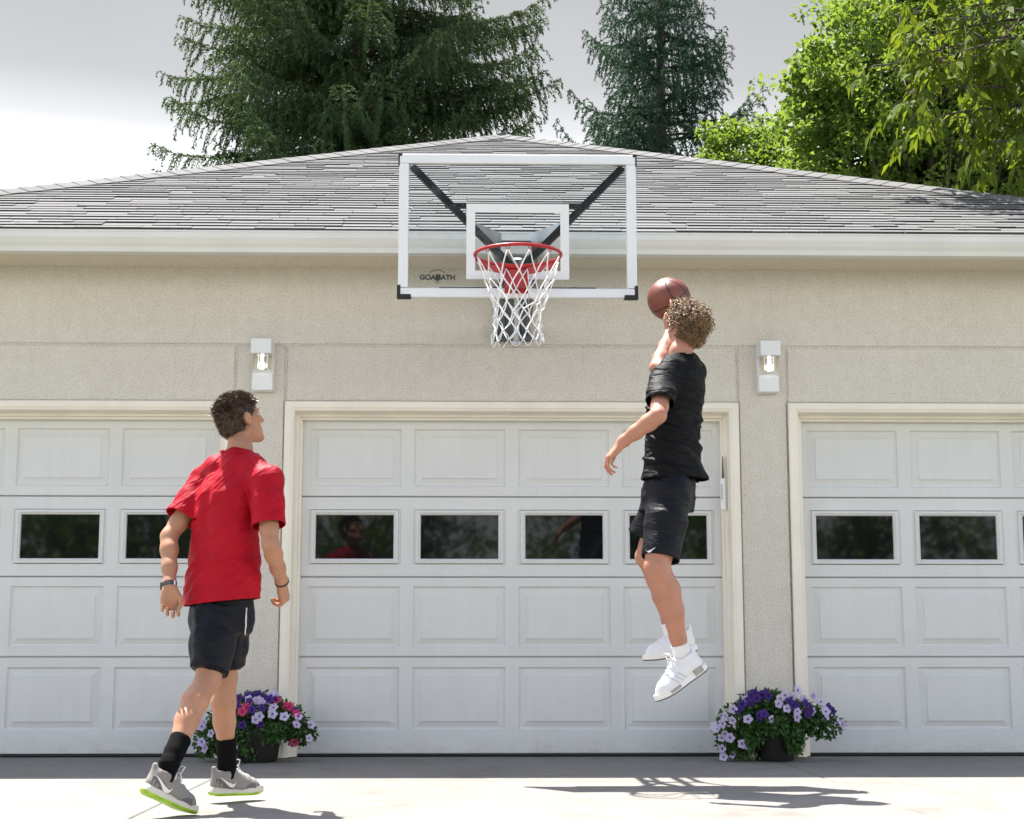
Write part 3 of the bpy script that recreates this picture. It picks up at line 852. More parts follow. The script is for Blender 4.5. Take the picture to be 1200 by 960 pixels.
M['spruce'] = mat_leaf('spruce_needles', (0.020, 0.052, 0.036), (0.105, 0.150, 0.066), 0.28, (1.15, 1.1, 0.6), 0.6, 0.04)
M['spruce_blue'] = mat_leaf('blue_spruce_needles', (0.024, 0.058, 0.048), (0.072, 0.118, 0.080), 0.25, (1.0, 1.1, 0.8), 0.6, 0.04)
M['maple'] = mat_leaf('maple_leaves', (0.10, 0.165, 0.036), (0.18, 0.26, 0.065), 0.55, (1.25, 1.2, 0.55))
M['hickory'] = mat_leaf('hickory_leaves', (0.075, 0.125, 0.022), (0.15, 0.21, 0.035), 0.55, (1.3, 1.15, 0.4), 0.65)
M['shrub'] = mat_leaf('shrub_leaves', (0.08, 0.16, 0.025), (0.30, 0.44, 0.08), 0.35)

def spruce(name, base, height, radfn, dense, label, mat, seed, whorl=0.30, nb=7, group=None, extra=(), tip=0.0, hang=1.0):
    r_ = np.random.default_rng(seed)
    t_ = empty(name, base, label, 'tree', group)
    bx, by, _ = base
    tm = MB(); pts = [(bx + 0.02 * math.sin(z), by, z) for z in np.linspace(-0.1, height, 24)]
    tm.tube(pts, [max(0.02, 0.26 * (1 - z / (height + 0.3)) + 0.01) for z in np.linspace(-0.1, height, 24)], 9)
    bm_ = MB(); Ps, Ds, Ns, Ls, Ws = [], [], [], [], []
    z = 1.6
    blist = []
    while z < height - 0.3:
        inw = dense[0] < z < dense[1]
        k = nb if inw else 5
        a0 = r_.uniform(0, 6.28)
        for i in range(k):
            blist.append((z + r_.uniform(-0.22, 0.22), a0 + 6.283 * i / k + r_.uniform(-0.5, 0.5), radfn(z) * r_.uniform(0.60, 1.12), inw))
        z += whorl if inw else 0.5
    for (z_, a_, L_) in extra: blist.append((z_, a_, L_, True))
    for (z0, az, L, inw) in blist:
        if L < 0.12: continue
        d = np.array([math.cos(az), math.sin(az), 0.0]); up = np.array([0, 0, 1.0])
        o = np.array([bx, by, z0])
        rise = r_.uniform(-0.05, 0.18)
        p1 = o + d * L * 0.35 + up * L * rise; p2 = o + d * L * 0.72 + up * L * (rise - 0.22); p3 = o + d * L + up * L * (rise - 0.12 + tip + r_.uniform(-0.06, 0.12))
        n = max(6, int(L / 0.11)); C = bez(o, p1, p2, p3, n)
        bm_.tube([tuple(c) for c in C[:: 2]] + [tuple(C[-1])], [max(0.004, 0.030 * (1 - i / (len(C[::2]) + 1))) for i in range(len(C[::2]))] + [0.003], 5)
        side = np.array([-d[1], d[0], 0])
        step = 1 if inw else 3
        for j in range(1, n, step):
            f = j / (n - 1)
            if f < 0.12: continue
            tang = unit(C[min(j + 1, n - 1)] - C[j - 1])
            for sgn in (-1, 1, 0):
                # hanging branchlets leave sideways and droop; sgn 0 hangs straight
                sl = (0.20 + 0.42 * math.sin(math.pi * min(1, f * 0.9 + 0.08))) * r_.uniform(0.55, 1.15) * min(1.0, L / 1.3) if sgn else r_.uniform(0.18, 0.52) * min(1.0, L / 1.3)
                if f > 0.93 and sgn == 0: sl = 0.12
                q0 = C[j] + tang * r_.uniform(-0.05, 0.05)
                dd = unit(side * sgn * 0.9 + tang * 0.75 + up * 0.05) if sgn else unit(tang * 0.35 - up)
                q1 = q0 + dd * sl * 0.5; q2 = q0 + dd * sl * (0.85 if sgn else 0.8) - up * sl * hang * (0.22 if sgn else 0.15)
                q3 = q0 + dd * sl * (0.95 if sgn else 0.8) - up * sl * hang * (0.72 if sgn else 0.40)
                m = max(3, int(sl / (0.035 if inw else 0.09)))
                B = bez(q0, q1, q2, q3, m)
                T = unit(np.gradient(B, axis=0))
                kk = 4 if inw else 2
                for _ in range(kk):
                    jit = r_.normal(0, 1, (m, 3))
                    Dn = unit(T * 1.0 + unit(jit) * 0.62)
                    Ps.append(B + r_.normal(0, 0.006, (m, 3))); Ds.append(Dn); Ns.append(r_.normal(0, 1, (m, 3)))
                    Ls.append(r_.uniform(0.05, 0.09, m) * (1 if inw else 1.8)); Ws.append(r_.uniform(0.014, 0.024, m) * (1 if inw else 2.2))
    P, D, N, L, Wd = map(np.concatenate, (Ps, Ds, Ns, Ls, Ws))
    V, F = leaf_quads(P, D, N, L, Wd, 0.1)
    tm.build('trunk', M['bark'], t_, smooth=True)
    bm_.build('limbs', M['bark'], t_, fix=False)
    link_mesh('crown', np_mesh('crown', V, F), mat, t_)
    return t_

def broadleaf(name, base, lobes, label, mat, seed, leaf=(0.07, 0.11), clumps=900, per=26, cr=0.20, trunk_r=0.18, fork=2.5, group=None, droop=0.35, cat='tree', limbs=40, aspect=0.6):
    """lobes: list of (centre, (rx,ry,rz)); leaf clumps fill the lobes, denser to the outside"""
    r_ = np.random.default_rng(seed)
    t_ = empty(name, base, label, cat, group)
    vol = np.array([a[1][0] * a[1][1] * a[1][2] for a in lobes]) ** 0.75; vol = vol / vol.sum()
    C = []
    for (c, rad), w in zip(lobes, vol):
        k = int(clumps * w) + 1
        d = unit(r_.normal(0, 1, (k, 3))); rr = r_.uniform(0.25, 1.0, k) ** 0.45
        rr *= 1.0 + 0.16 * np.array([noise.noise(Vector(q * 2.3 + seed)) for q in d]) * 2
        C.append(np.array(c) + d * rr[:, None] * np.array(rad))
    C = np.concatenate(C); C = C[C[:, 2] > 0.25]
    cc = np.repeat(C, per, 0)
    csz = np.repeat(r_.uniform(0.6, 1.3, len(C)), per) * cr
    off = unit(r_.normal(0, 1, cc.shape)) * (r_.uniform(0.05, 1, len(cc)) ** 0.5 * csz)[:, None] * np.array([1, 1, 0.75])
    P = cc + off
    D = unit(unit(off) * 0.8 + r_.normal(0, 0.6, P.shape)) ; D[:, 2] -= droop
    N = unit(np.array([0, 0, 1.0]) + r_.normal(0, 0.55, P.shape))
    L = r_.uniform(leaf[0], leaf[1], len(P))
    V, F = leaf_quads(P, D, N, L, L * r_.uniform(aspect * 0.8, aspect * 1.2, len(P)), 0.18)
    tm = MB(); b = np.array(base); top = np.array(lobes[0][0])
    trunk_top = b + (top - b) * min(0.95, max(0.3, fork / max(0.5, (top[2] - b[2]))))
    trunk = bez(b - np.array([0, 0, 0.1]), b + np.array([0, 0, (trunk_top[2] - b[2]) * 0.4]), trunk_top - np.array([0, 0, (trunk_top[2] - b[2]) * 0.3]), trunk_top, 10)
    tm.tube([tuple(q) for q in trunk], [trunk_r * (1.15 - 0.5 * i / 9) for i in range(10)], 10)
    lm = MB()
    ids = r_.choice(len(C), min(limbs, len(C)), replace=False)
    for i in ids:
        e = C[i]; s = trunk[r_.integers(6, 10)]
        m1 = s + (e - s) * 0.35 + np.array([0, 0, 0.18 * np.linalg.norm(e - s)]) + r_.normal(0, 0.1, 3); m2 = s + (e - s) * 0.75 + r_.normal(0, 0.12, 3)
        q = bez(s, m1, m2, e, 10); r0 = trunk_r * r_.uniform(0.16, 0.42)
        lm.tube([tuple(k) for k in q], [r0 * (1 - 0.85 * j / 9) for j in range(10)], 6)
    tm.build('trunk', M['bark'], t_, smooth=True); lm.build('limbs', M['bark'], t_, smooth=True, fix=False)
    link_mesh('crown', np_mesh('crown', V, F), mat, t_)
    return t_

def lob(px, py, d, rx, ry, rz):
    w = W(px, py, d); return ((w.x, w.y, w.z), (rx, ry, rz))

# big Norway spruce behind the roof, left of the hoop
p = W(420, 100, 26.0)
spruce('spruce_tree', (p.x, p.y, -0.05), 17.5, lambda z: 3.5 if z < 10.5 else 3.5 * max(0.03, (17.5 - z) / 7.0) ** 0.55 , (7.4, 12.6),
       'broad dark green spruce with drooping boughs left of the hoop', M['spruce'], 3, 0.29, 9, tip=0.06, hang=0.85,
       extra=[(W(440, 62, 26).z + 0.25, -0.15, 3.0), (W(440, 48, 26).z + 0.2, -0.22, 3.2)])
p = W(775, 100, 30.0)
spruce('spruce_tree', (p.x, p.y, -0.05), 17.6, lambda z: 1.95 * min(1.0, max(0.03, (17.3 - z) / 6.5)) ** 0.85, (8.9, 14.6),
       'narrow blue green spruce with upturned tips right of the hoop', M['spruce_blue'], 11, 0.40, 7, tip=0.34, hang=0.75)
# bright broadleaf trees on the right
l0 = [lob(1085, 125, 20.5, 2.0, 1.9, 2.1), lob(1150, 60, 21.5, 2.2, 1.8, 2.0), lob(1000, 170, 21.0, 1.05, 1.2, 1.1), lob(1215, 150, 21.0, 2.0, 1.8, 2.2), lob(1120, -60, 21.5, 1.6, 1.5, 1.6), lob(960, 95, 20.5, 0.42, 0.5, 0.38)]
broadleaf('maple_tree', (l0[0][0][0] + 0.4, l0[0][0][1] + 0.3, -0.05), l0, 'tall bright green broadleaf tree behind the right hip of the roof', M['maple'], 21, (0.06, 0.105), 2600, 42, 0.20, 0.24, 4.5, limbs=70, aspect=0.75)
l1 = [lob(868, 190, 24.5, 0.75, 0.7, 0.75), lob(905, 215, 24.0, 0.8, 0.7, 0.6), lob(845, 215, 24.0, 0.5, 0.5, 0.5)]
broadleaf('maple_tree', (l1[0][0][0], l1[0][0][1], -0.05), l1, 'small yellow green treetop showing just over the roof below the narrow spruce', M['maple'], 22, (0.06, 0.10), 300, 40, 0.18, 0.12, 5.0, limbs=24, aspect=0.75)
l2 = [lob(603 + 90, 170, 27.5, 0.35, 0.4, 0.25)]

# overhanging hickory: trunk beside the garage, boughs reaching over the roof
def hickory():
    r_ = np.random.default_rng(31)
    base = np.array([6.6, 1.6, -0.05])
    t_ = empty('hickory_tree', tuple(base), 'nearest tree with long hanging leaves reaching in from the top right', 'tree')
    tm = MB(); top = np.array([6.2, 1.6, 5.2]); trunk = bez(base, base + [0, 0, 2], top - [0, 0, 1.5], top, 12)
    up = bez(top, top + [-0.1, 0.1, 1.2], top + [0.3, 0.3, 2.2], top + [0.2, 0.4, 3.4], 8)
    tm.tube([tuple(q) for q in trunk], [0.20 - 0.008 * i for i in range(12)], 10); tm.tube([tuple(q) for q in up], [0.11 - 0.011 * i for i in range(8)], 8)
    tm.build('trunk', M['bark'], t_, smooth=True)
    lm = MB(); P, D, N, L = [], [], [], []
    def leaflet_spray(o, d, n, size):
        d = unit(d); s = unit(np.cross(d, [0, 0, 1.0]) + r_.normal(0, 0.2, 3))
        for i in range(n):
            f = (i + 1) / n
            q = o + d * f * size * 2.0 + np.array([0, 0, -0.5 * f * f * size])
            for sg in ((-1, 1) if i < n - 1 else (0,)):
                dd = unit(d * 0.5 + s * sg * 0.75 + np.array([0, 0, -0.75]) + r_.normal(0, 0.28, 3))
                P.append(q); D.append(dd); N.append(unit(np.array([0, 0, 1.0]) + d * 0.6 + r_.normal(0, 0.5, 3))); L.append(r_.uniform(0.09, 0.17))
    targets = [(1080, 45, 11.2), (1055, 20, 11.4), (1045, 75, 11.3), (1065, 110, 11.0), (1100, 70, 10.8), (1085, 140, 11.2), (1130, 25, 11.0), (1160, 60, 11.2), (1120, 100, 11.4),
               (1190, 30, 10.8), (1170, 130, 11.3), (1180, 165, 11.0), (1195, 200, 11.2), (1150, 150, 11.6), (1210, 100, 11.0), (1100, -30, 11.2), (1160, -40, 11.4), (1050, -20, 11.2), (1215, 230, 11.4), (1230, 60, 11.0), (1240, 160, 11.3), (1240, -10, 11.4)]
    for (px, py, d_) in targets:
        e = np.array(W(px, py, d_)); s = trunk[-1] if py < 110 else trunk[9]
        q = bez(s, s + (e - s) * 0.3 + [0, 0, 0.45], e + (s - e) * 0.25 + [0, 0, 0.30], e, 14)
        lm.tube([tuple(k) for k in q], [0.030 * (1 - 0.88 * j / 13) for j in range(14)], 6)
        for j in range(6, 14):
            for rep in range(3 if j > 8 else 1):
                dd = unit(q[j] - q[j - 1]) * 0.5 + r_.normal(0, 0.7, 3) + np.array([0, 0, -0.35])
                o = q[j] + r_.normal(0, 0.05, 3)
                tw = o + unit(dd) * r_.uniform(0.06, 0.22)
                lm.tube([tuple(q[j]), tuple(o), tuple(tw)], [0.006, 0.004, 0.003], 4)
                leaflet_spray(tw, dd, 3 + int(r_.integers(0, 3)), 0.10)
    # crown outside the frame, so the tree is whole
    for _ in range(150):
        c = top + np.array([0.3, 0.3, 1.5]) + unit(r_.normal(0, 1, 3)) * r_.uniform(0.6, 1.0) ** 0.5 * np.array([2.2, 2.2, 2.2])
        if c[0] < 4.6: continue
        s = up[r_.integers(1, 7)]
        if r_.random() < 0.25: lm.tube([tuple(s), tuple((s + c) / 2 + [0, 0, 0.2]), tuple(c)], [0.03, 0.018, 0.006], 5)
        for k in range(6): leaflet_spray(c + r_.normal(0, 0.2, 3), r_.normal(0, 1, 3), 4, 0.11)
    P, D, N, L = map(np.array, (P, D, N, L))
    lm.build('limbs', M['bark'], t_, smooth=True, fix=False)
    V, F = leaf_quads(P, D, N, L, L * 0.34, 0.2)
    link_mesh('crown', np_mesh('crown', V, F), M['hickory'], t_)
hickory()

# trees and a hedge across the drive behind the camera: what the door windows mirror
for i, (x, y, h, rr, lab) in enumerate(((-9.5, -27, 7.5, 3.0, 'round broadleaf tree across the drive mirrored in the left door'), (-3.2, -30, 9.0, 3.4, 'tall broadleaf tree across the drive mirrored in the centre door'),
                                  (3.4, -28, 8.0, 3.0, 'broadleaf tree across the drive mirrored right of centre'), (9.4, -29, 8.6, 3.3, 'far right broadleaf tree across the drive'))):
    broadleaf('broadleaf_tree', (x, y, -0.09), [((x, y, h * 0.55), (rr, 2.4, h * 0.42)), ((x + 1, y + 0.6, h * 0.35), (rr * 0.8, 2.0, h * 0.3))], lab, M['shrub'], 50 + i, (0.16, 0.28), 330, 20, 0.45, 0.2, 2.2, limbs=26, group='trees across the drive')
# ================================================================== sculpting by distance fields
def V3(*a): return np.array(a, dtype=np.float64)
class Sculpt:
    def __init__(s, lo, hi, res):
        s.lo = np.array(lo, dtype=np.float64); s.res = res
        s.n = np.ceil((np.array(hi) - s.lo) / res).astype(int) + 1
        s.F = np.full(s.n, 1.0, dtype=np.float32)
    def _box(s, lo, hi):
        a = np.clip(np.floor((np.array(lo) - s.lo) / s.res).astype(int), 0, s.n); b = np.clip(np.ceil((np.array(hi) - s.lo) / s.res).astype(int) + 1, 0, s.n)
        if np.any(b <= a): return None
        ax = [(s.lo[i] + s.res * np.arange(a[i], b[i])).astype(np.float32) for i in range(3)]
        return tuple(slice(a[i], b[i]) for i in range(3)), np.meshgrid(*ax, indexing='ij')
    def _put(s, sl, d, k, sub):
        f = s.F[sl]
        if sub:
            if k > 0:
                h = np.clip(0.5 - 0.5 * (f + d) / k, 0, 1); s.F[sl] = f + (-d - f) * h + k * h * (1 - h)
            else: s.F[sl] = np.maximum(f, -d)
        else:
            if k > 0:
                h = np.clip(0.5 + 0.5 * (d - f) / k, 0, 1); s.F[sl] = d + (f - d) * h - k * h * (1 - h)
            else: s.F[sl] = np.minimum(f, d)
    def cone(s, a, b, ra, rb, k=0.012, sub=False, clip=None):
        a = np.array(a, float); b = np.array(b, float); r = max(ra, rb) + k * 1.5 + 3 * s.res
        q = s._box(np.minimum(a, b) - r, np.maximum(a, b) + r)
        if q is None: return
        sl, (X, Y, Z) = q
        ba = b - a; l2 = float(ba @ ba); rr = ra - rb; a2 = l2 - rr * rr; il2 = 1.0 / max(l2, 1e-12)
        px, py, pz = X - a[0], Y - a[1], Z - a[2]
        y = px * ba[0] + py * ba[1] + pz * ba[2]; z = y - l2
        ex, ey, ez = px * l2 - ba[0] * y, py * l2 - ba[1] * y, pz * l2 - ba[2] * y
        x2 = ex * ex + ey * ey + ez * ez; y2 = y * y * l2; z2 = z * z * l2
        kk = np.sign(rr) * rr * rr * x2
        d = (np.sqrt(x2 * max(a2, 0) * il2) + y * rr) * il2 - ra
        m1 = np.sign(z) * a2 * z2 > kk; m2 = np.sign(y) * a2 * y2 < kk
        d = np.where(m1, np.sqrt(x2 + z2) * il2 - rb, np.where(m2, np.sqrt(x2 + y2) * il2 - ra, d))
        if clip is not None:
            n_ = np.array(clip[1], float); n_ /= np.linalg.norm(n_); d = np.maximum(d, (X - clip[0][0]) * n_[0] + (Y - clip[0][1]) * n_[1] + (Z - clip[0][2]) * n_[2])
        s._put(sl, d.astype(np.float32), k, sub)
    def chain(s, pts, rs, k=0.012, clip=None):
        for i in range(len(pts) - 1): s.cone(pts[i], pts[i + 1], rs[i], rs[i + 1], k, False, clip)
    def ell(s, c, r, Rm=None, k=0.012, sub=False):
        c = np.array(c, float); r = np.array(r, float); m = r.max() + k * 1.5 + 3 * s.res
        q = s._box(c - m, c + m)
        if q is None: return
        sl, (X, Y, Z) = q
        P = [X - c[0], Y - c[1], Z - c[2]]
        if Rm is not None: P = [P[0] * Rm[0, i] + P[1] * Rm[1, i] + P[2] * Rm[2, i] for i in range(3)]
        k0 = np.sqrt((P[0] / r[0]) ** 2 + (P[1] / r[1]) ** 2 + (P[2] / r[2]) ** 2)
        k1 = np.sqrt((P[0] / r[0] ** 2) ** 2 + (P[1] / r[1] ** 2) ** 2 + (P[2] / r[2] ** 2) ** 2)
        s._put(sl, (k0 * (k0 - 1.0) / np.maximum(k1, 1e-6)).astype(np.float32), k, sub)
    def loft(s, secs, az, k=0.02, e=2.3, clip=None):
        """horizontal sections (z, cx, cy, half width along the body's right, half depth along its front); az: heading"""
        secs = sorted(secs); z = np.array([q[0] for q in secs]); A = np.array([q[1:] for q in secs])
        m = A[:, 2:].max() + 0.05
        q = s._box((A[:, 0].min() - m, A[:, 1].min() - m, z[0] - 0.06), (A[:, 0].max() + m, A[:, 1].max() + m, z[-1] + 0.06))
        sl, (X, Y, Z) = q
        Zl = Z[0, 0, :]
        I = [np.interp(Zl, z, A[:, i]).astype(np.float32)[None, None, :] for i in range(4)]
        rx, ry = math.cos(az), -math.sin(az); fx, fy = math.sin(az), math.cos(az)
        dx, dy = X - I[0], Y - I[1]
        u = np.abs(dx * rx + dy * ry) / I[2]; v = np.abs(dx * fx + dy * fy) / I[3]
        d = ((u ** e + v ** e) ** (1 / e) - 1) * np.minimum(I[2], I[3])
        d = np.maximum(d, np.maximum(Z - z[-1], z[0] - Z))
        if clip is not None:
            n_ = np.array(clip[1], float); n_ /= np.linalg.norm(n_); d = np.maximum(d, (X - clip[0][0]) * n_[0] + (Y - clip[0][1]) * n_[1] + (Z - clip[0][2]) * n_[2])
        s._put(sl, d.astype(np.float32), k, False)
    def cut(s, co, no):
        """remove everything on the side the normal points to"""
        ax = [(s.lo[i] + s.res * np.arange(s.n[i])).astype(np.float32) for i in range(3)]
        X, Y, Z = np.meshgrid(*ax, indexing='ij', sparse=True)
        d = (X - co[0]) * no[0] + (Y - co[1]) * no[1] + (Z - co[2]) * no[2]
        s.F = np.maximum(s.F, d.astype(np.float32))
    def mesh(s, name, smooth=2):
        F = s.F; S = F < 0
        c = np.zeros(s.n - 1, dtype=np.int8)
        for i in (0, 1):
            for j in (0, 1):
                for k in (0, 1): c += S[i:s.n[0] - 1 + i, j:s.n[1] - 1 + j, k:s.n[2] - 1 + k]
        act = np.argwhere((c > 0) & (c < 8))
        idx = np.full(s.n - 1, -1, dtype=np.int64); idx[act[:, 0], act[:, 1], act[:, 2]] = np.arange(len(act))
        cor = np.array([(i, j, k) for i in (0, 1) for j in (0, 1) for k in (0, 1)])
        val = np.stack([F[act[:, 0] + o[0], act[:, 1] + o[1], act[:, 2] + o[2]] for o in cor], 1)
        pos = np.zeros((len(act), 3)); cnt = np.zeros(len(act))
        for a in range(8):
            for b in range(a + 1, 8):
                if np.abs(cor[a] - cor[b]).sum() != 1: continue
                fa, fb = val[:, a], val[:, b]; m = (fa < 0) != (fb < 0)
                t = np.where(m, fa / np.where(m, fa - fb, 1), 0)[:, None]
                pos += np.where(m[:, None], cor[a] + t * (cor[b] - cor[a]), 0); cnt += m
        V = s.lo + s.res * (act + pos / cnt[:, None])
        quads = []
        for ax in range(3):
            o = [slice(None)] * 3; o2 = [slice(None)] * 3
            o[ax] = slice(0, -1); o2[ax] = slice(1, None)
            m = S[tuple(o)] != S[tuple(o2)]
            e = np.argwhere(m); up = S[tuple(o)][m]
            b, cc = (ax + 1) % 3, (ax + 2) % 3
            ok = (e[:, b] > 0) & (e[:, cc] > 0) & (e[:, b] < s.n[b] - 1) & (e[:, cc] < s.n[cc] - 1); e = e[ok]; up = up[ok]
            def at(db, dc):
                q = e.copy(); q[:, b] -= db; q[:, cc] -= dc
                return idx[q[:, 0], q[:, 1], q[:, 2]]
            Q = np.stack([at(1, 1), at(0, 1), at(0, 0), at(1, 0)], 1)
            Q[~up] = Q[~up][:, ::-1]
            quads.append(Q)
        Q = np.concatenate(quads)
        me = np_mesh(name, V, Q)
        if smooth:
            bm = bmesh.new(); bm.from_mesh(me)
            for _ in range(smooth): bmesh.ops.smooth_vert(bm, verts=bm.verts, factor=0.5, use_axis_x=True, use_axis_y=True, use_axis_z=True)
            bm.to_mesh(me); bm.free()
        me.update()
        return me

def rot_from(f, u):
    """columns: right, forward, up"""
    f = np.array(f, float); f /= np.linalg.norm(f); u = np.array(u, float); u = u - f * (u @ f); u /= np.linalg.norm(u)
    return np.stack([np.cross(f, u), f, u], 1)

def open_hems(me, cuts, res=0.006):
    """cuts: (point, normal, radius): take the flat cap off a clipped tube of cloth so that the hem is open"""
    bm = bmesh.new(); bm.from_mesh(me); bm.normal_update()
    for co, no, rad in cuts:
        co = Vector(co); no = Vector(no).normalized()
        kill = []
        for f in bm.faces:
            c = f.calc_center_median()
            if (c - co).length < rad and abs((c - co).dot(no)) < res * 1.1 and f.normal.dot(no) > 0.55: kill.append(f)
        bmesh.ops.delete(bm, geom=kill, context='FACES')
        for v in bm.verts:
            if v.is_boundary and (v.co - co).length < rad * 1.15 and abs((v.co - co).dot(no)) < res * 2.5:
                v.co -= no * (v.co - co).dot(no)
        for _ in range(3):
            mv = {}
            for v in bm.verts:
                if v.is_boundary and (v.co - co).length < rad * 1.15:
                    nb = [e.other_vert(v) for e in v.link_edges if e.is_boundary]
                    if len(nb) == 2: mv[v] = v.co * 0.5 + (nb[0].co + nb[1].co) * 0.25
            for v, c in mv.items(): v.co = c
    bmesh.ops.delete(bm, geom=[v for v in bm.verts if not v.link_faces], context='VERTS')
    bm.to_mesh(me); bm.free(); me.update()
    return me

def add_folds(me, fn):
    """push vertices along their normals by fn(co)"""
    bm = bmesh.new(); bm.from_mesh(me); bm.normal_update()
    new = [v.co + v.normal * fn(v.co) for v in bm.verts]
    for v, c in zip(bm.verts, new): v.co = c
    bm.to_mesh(me); bm.free(); me.update()

def solidify(o, t=0.004):
    md = o.modifiers.new('thickness', 'SOLIDIFY'); md.thickness = t; md.offset = -1.0
    return o

def ridge(p, dirs, freqs, seed):
    q = Vector((p.dot(dirs[0]) * freqs[0] + seed, p.dot(dirs[1]) * freqs[1] - seed * 0.7, p.dot(dirs[2]) * freqs[2] + seed * 1.3))
    n = noise.noise(q)
    return 1.0 - 2.2 * abs(n)

def crease(p, dirs, freqs, seed, w=0.16):
    """narrow raised creases along wandering lines"""
    q = Vector((p.dot(dirs[0]) * freqs[0] + seed, p.dot(dirs[1]) * freqs[1] - seed * 0.7, p.dot(dirs[2]) * freqs[2] + seed * 1.3))
    n = abs(noise.noise(q)); m = 0.5 + 0.5 * noise.noise(q * 0.45 + Vector((7.7, 1.1, 3.3)))
    return max(0.0, 1.0 - n / w) ** 1.3 * max(0.0, min(1.0, m * 1.6 - 0.15))

def world_bvh(o):
    me = o.data; off = origin_of(o)
    return BVHTree.FromPolygons([v.co + off for v in me.vertices], [tuple(p.vertices) for p in me.polygons])

def decal_strip(bvh, rows, outdir, lift=0.0015):
    """rows of points (rows x cols) thrown onto a surface along -outdir; returns an MB sheet"""
    mb = MB(); outdir = Vector(outdir).normalized(); R_, C_ = len(rows), len(rows[0]); vs = []; last = None
    for r_ in rows:
        for p in r_:
            p = Vector(p); h = bvh.ray_cast(p + outdir * 0.12, -outdir, 0.4)
            if h[0] is not None:
                q = h[0] + h[1].normalized() * lift * (1 if h[1].dot(outdir) > 0 else -1)
                if last is not None and abs((q - last).dot(outdir)) > 0.012: q = q + outdir * (last.dot(outdir) - q.dot(outdir))
            else: q = p + outdir * ((last.dot(outdir) if last is not None else p.dot(outdir)) - p.dot(outdir))
            last = q; vs.append(q)
    fs = [(i * C_ + j, i * C_ + j + 1, (i + 1) * C_ + j + 1, (i + 1) * C_ + j) for i in range(R_ - 1) for j in range(C_ - 1)]
    lim = 2.2 * max((Vector(rows[0][0]) - Vector(rows[0][1])).length, (Vector(rows[0][0]) - Vector(rows[1][0])).length, 0.006)
    fs = [f for f in fs if max((Vector(vs[f[a]]) - Vector(vs[f[(a + 1) % 4]])).length for a in range(4)) < max(lim, 0.06)]
    mb.add(vs, fs); return mb

def swoosh_rows(o, ax, up, size, n=16, outline=None):
    """tick-shaped mark: o start (tail tip far end), ax along, up across"""
    o, ax, up = Vector(o), Vector(ax), Vector(up); rows = []
    for i in range(n):
        t = i / (n - 1)
        # centre line: short hook at the heel end sweeping to a long thin tail
        if t < 0.3:
            a = math.pi * (1.0 - t / 0.3 * 0.75); x = 0.20 + 0.20 * math.cos(a); z = 0.10 - 0.26 * math.sin(a) * 0.85 + (0.10 if t < 0.15 else 0.0) * (1 - t / 0.15)
            w = 0.05 + 0.16 * (t / 0.3)
        else:
            q = (t - 0.3) / 0.7; x = 0.34 + 0.66 * q; z = -0.084 + 0.42 * q ** 1.15; w = 0.21 * (1 - q) ** 0.8
        c = o + ax * (x * size) + up * (z * size); d = up * (w * size * 0.5)
        rows.append([c - d, c - d * 0.33, c + d * 0.33, c + d])
    return rows

# ------------------------------------------------------------------ anatomy
def sculpt_head(S, c, Rm, scale=1.0, k=0.014):
    P = lambda x, y, z: np.array(c) + Rm @ (np.array([x, y, z]) * scale)
    E = lambda q, r, kk=k, sub=False: S.ell(P(*q), np.array(r) * scale, Rm, kk, sub)
    E((0, -0.012, 0.034), (0.073, 0.094, 0.084)); E((0, 0.030, -0.038), (0.057, 0.060, 0.074), 0.025)
    for sx in (-1, 1):
        S.cone(P(sx * 0.052, 0.0, -0.052), P(sx * 0.022, 0.070, -0.094), 0.020 * scale, 0.017 * scale, 0.02)
        S.ell(P(sx * 0.046, 0.056, -0.012), np.array((0.022, 0.02, 0.018)) * scale, Rm, 0.02)
        S.ell(P(sx * 0.032, 0.098, 0.012), np.array((0.017, 0.014, 0.012)) * scale, Rm, 0.012, True)
        S.cone(P(sx * 0.010, 0.085, 0.030), P(sx * 0.046, 0.072, 0.030), 0.010 * scale, 0.009 * scale, 0.012)
        # ear: rim, lobe, hollow
        Re = Rm @ np.array(Matrix.Rotation(R(-20 * sx), 3, 'Z') @ Matrix.Rotation(R(8), 3, 'X'))
        S.ell(P(sx * 0.079, -0.008, 0.004), np.array((0.0075, 0.019, 0.031)) * scale, Re, 0.004)
        S.ell(P(sx * 0.078, 0.000, -0.022), np.array((0.007, 0.010, 0.012)) * scale, Re, 0.006)
        S.ell(P(sx * 0.087, -0.003, 0.004), np.array((0.005, 0.010, 0.018)) * scale, Re, 0.004, True)
    S.ell(P(0, 0.074, -0.100), np.array((0.022, 0.016, 0.015)) * scale, Rm, 0.018)
    S.cone(P(0, 0.088, 0.022), P(0, 0.110, -0.022), 0.008 * scale, 0.012 * scale, 0.010)
    for sx in (-1, 1): S.cone(P(sx * 0.006, 0.104, -0.024), P(sx * 0.015, 0.094, -0.024), 0.008 * scale, 0.007 * scale, 0.006)
    S.cone(P(-0.020, 0.084, -0.056), P(0.020, 0.084, -0.056), 0.007 * scale, 0.007 * scale, 0.008); S.cone(P(0, 0.091, -0.053), P(0, 0.091, -0.055), 0.007 * scale, 0.007 * scale, 0.008)
    S.cone(P(-0.016, 0.083, -0.069), P(0.016, 0.083, -0.069), 0.008 * scale, 0.008 * scale, 0.008)

def eyes_of(person, c, Rm, eye_mats):
    for sx in (-1, 1):
        m = MB(); p = np.array(c) + Rm @ np.array([sx * 0.032, 0.0745, 0.010]); m.sphere(tuple(p), 0.0125, 12, 8)
        q = np.array(c) + Rm @ np.array([sx * 0.032, 0.082, 0.010]); m.sphere(tuple(q), 0.0062, 10, 6, 1)
        m.build('eye', eye_mats, person, smooth=True)

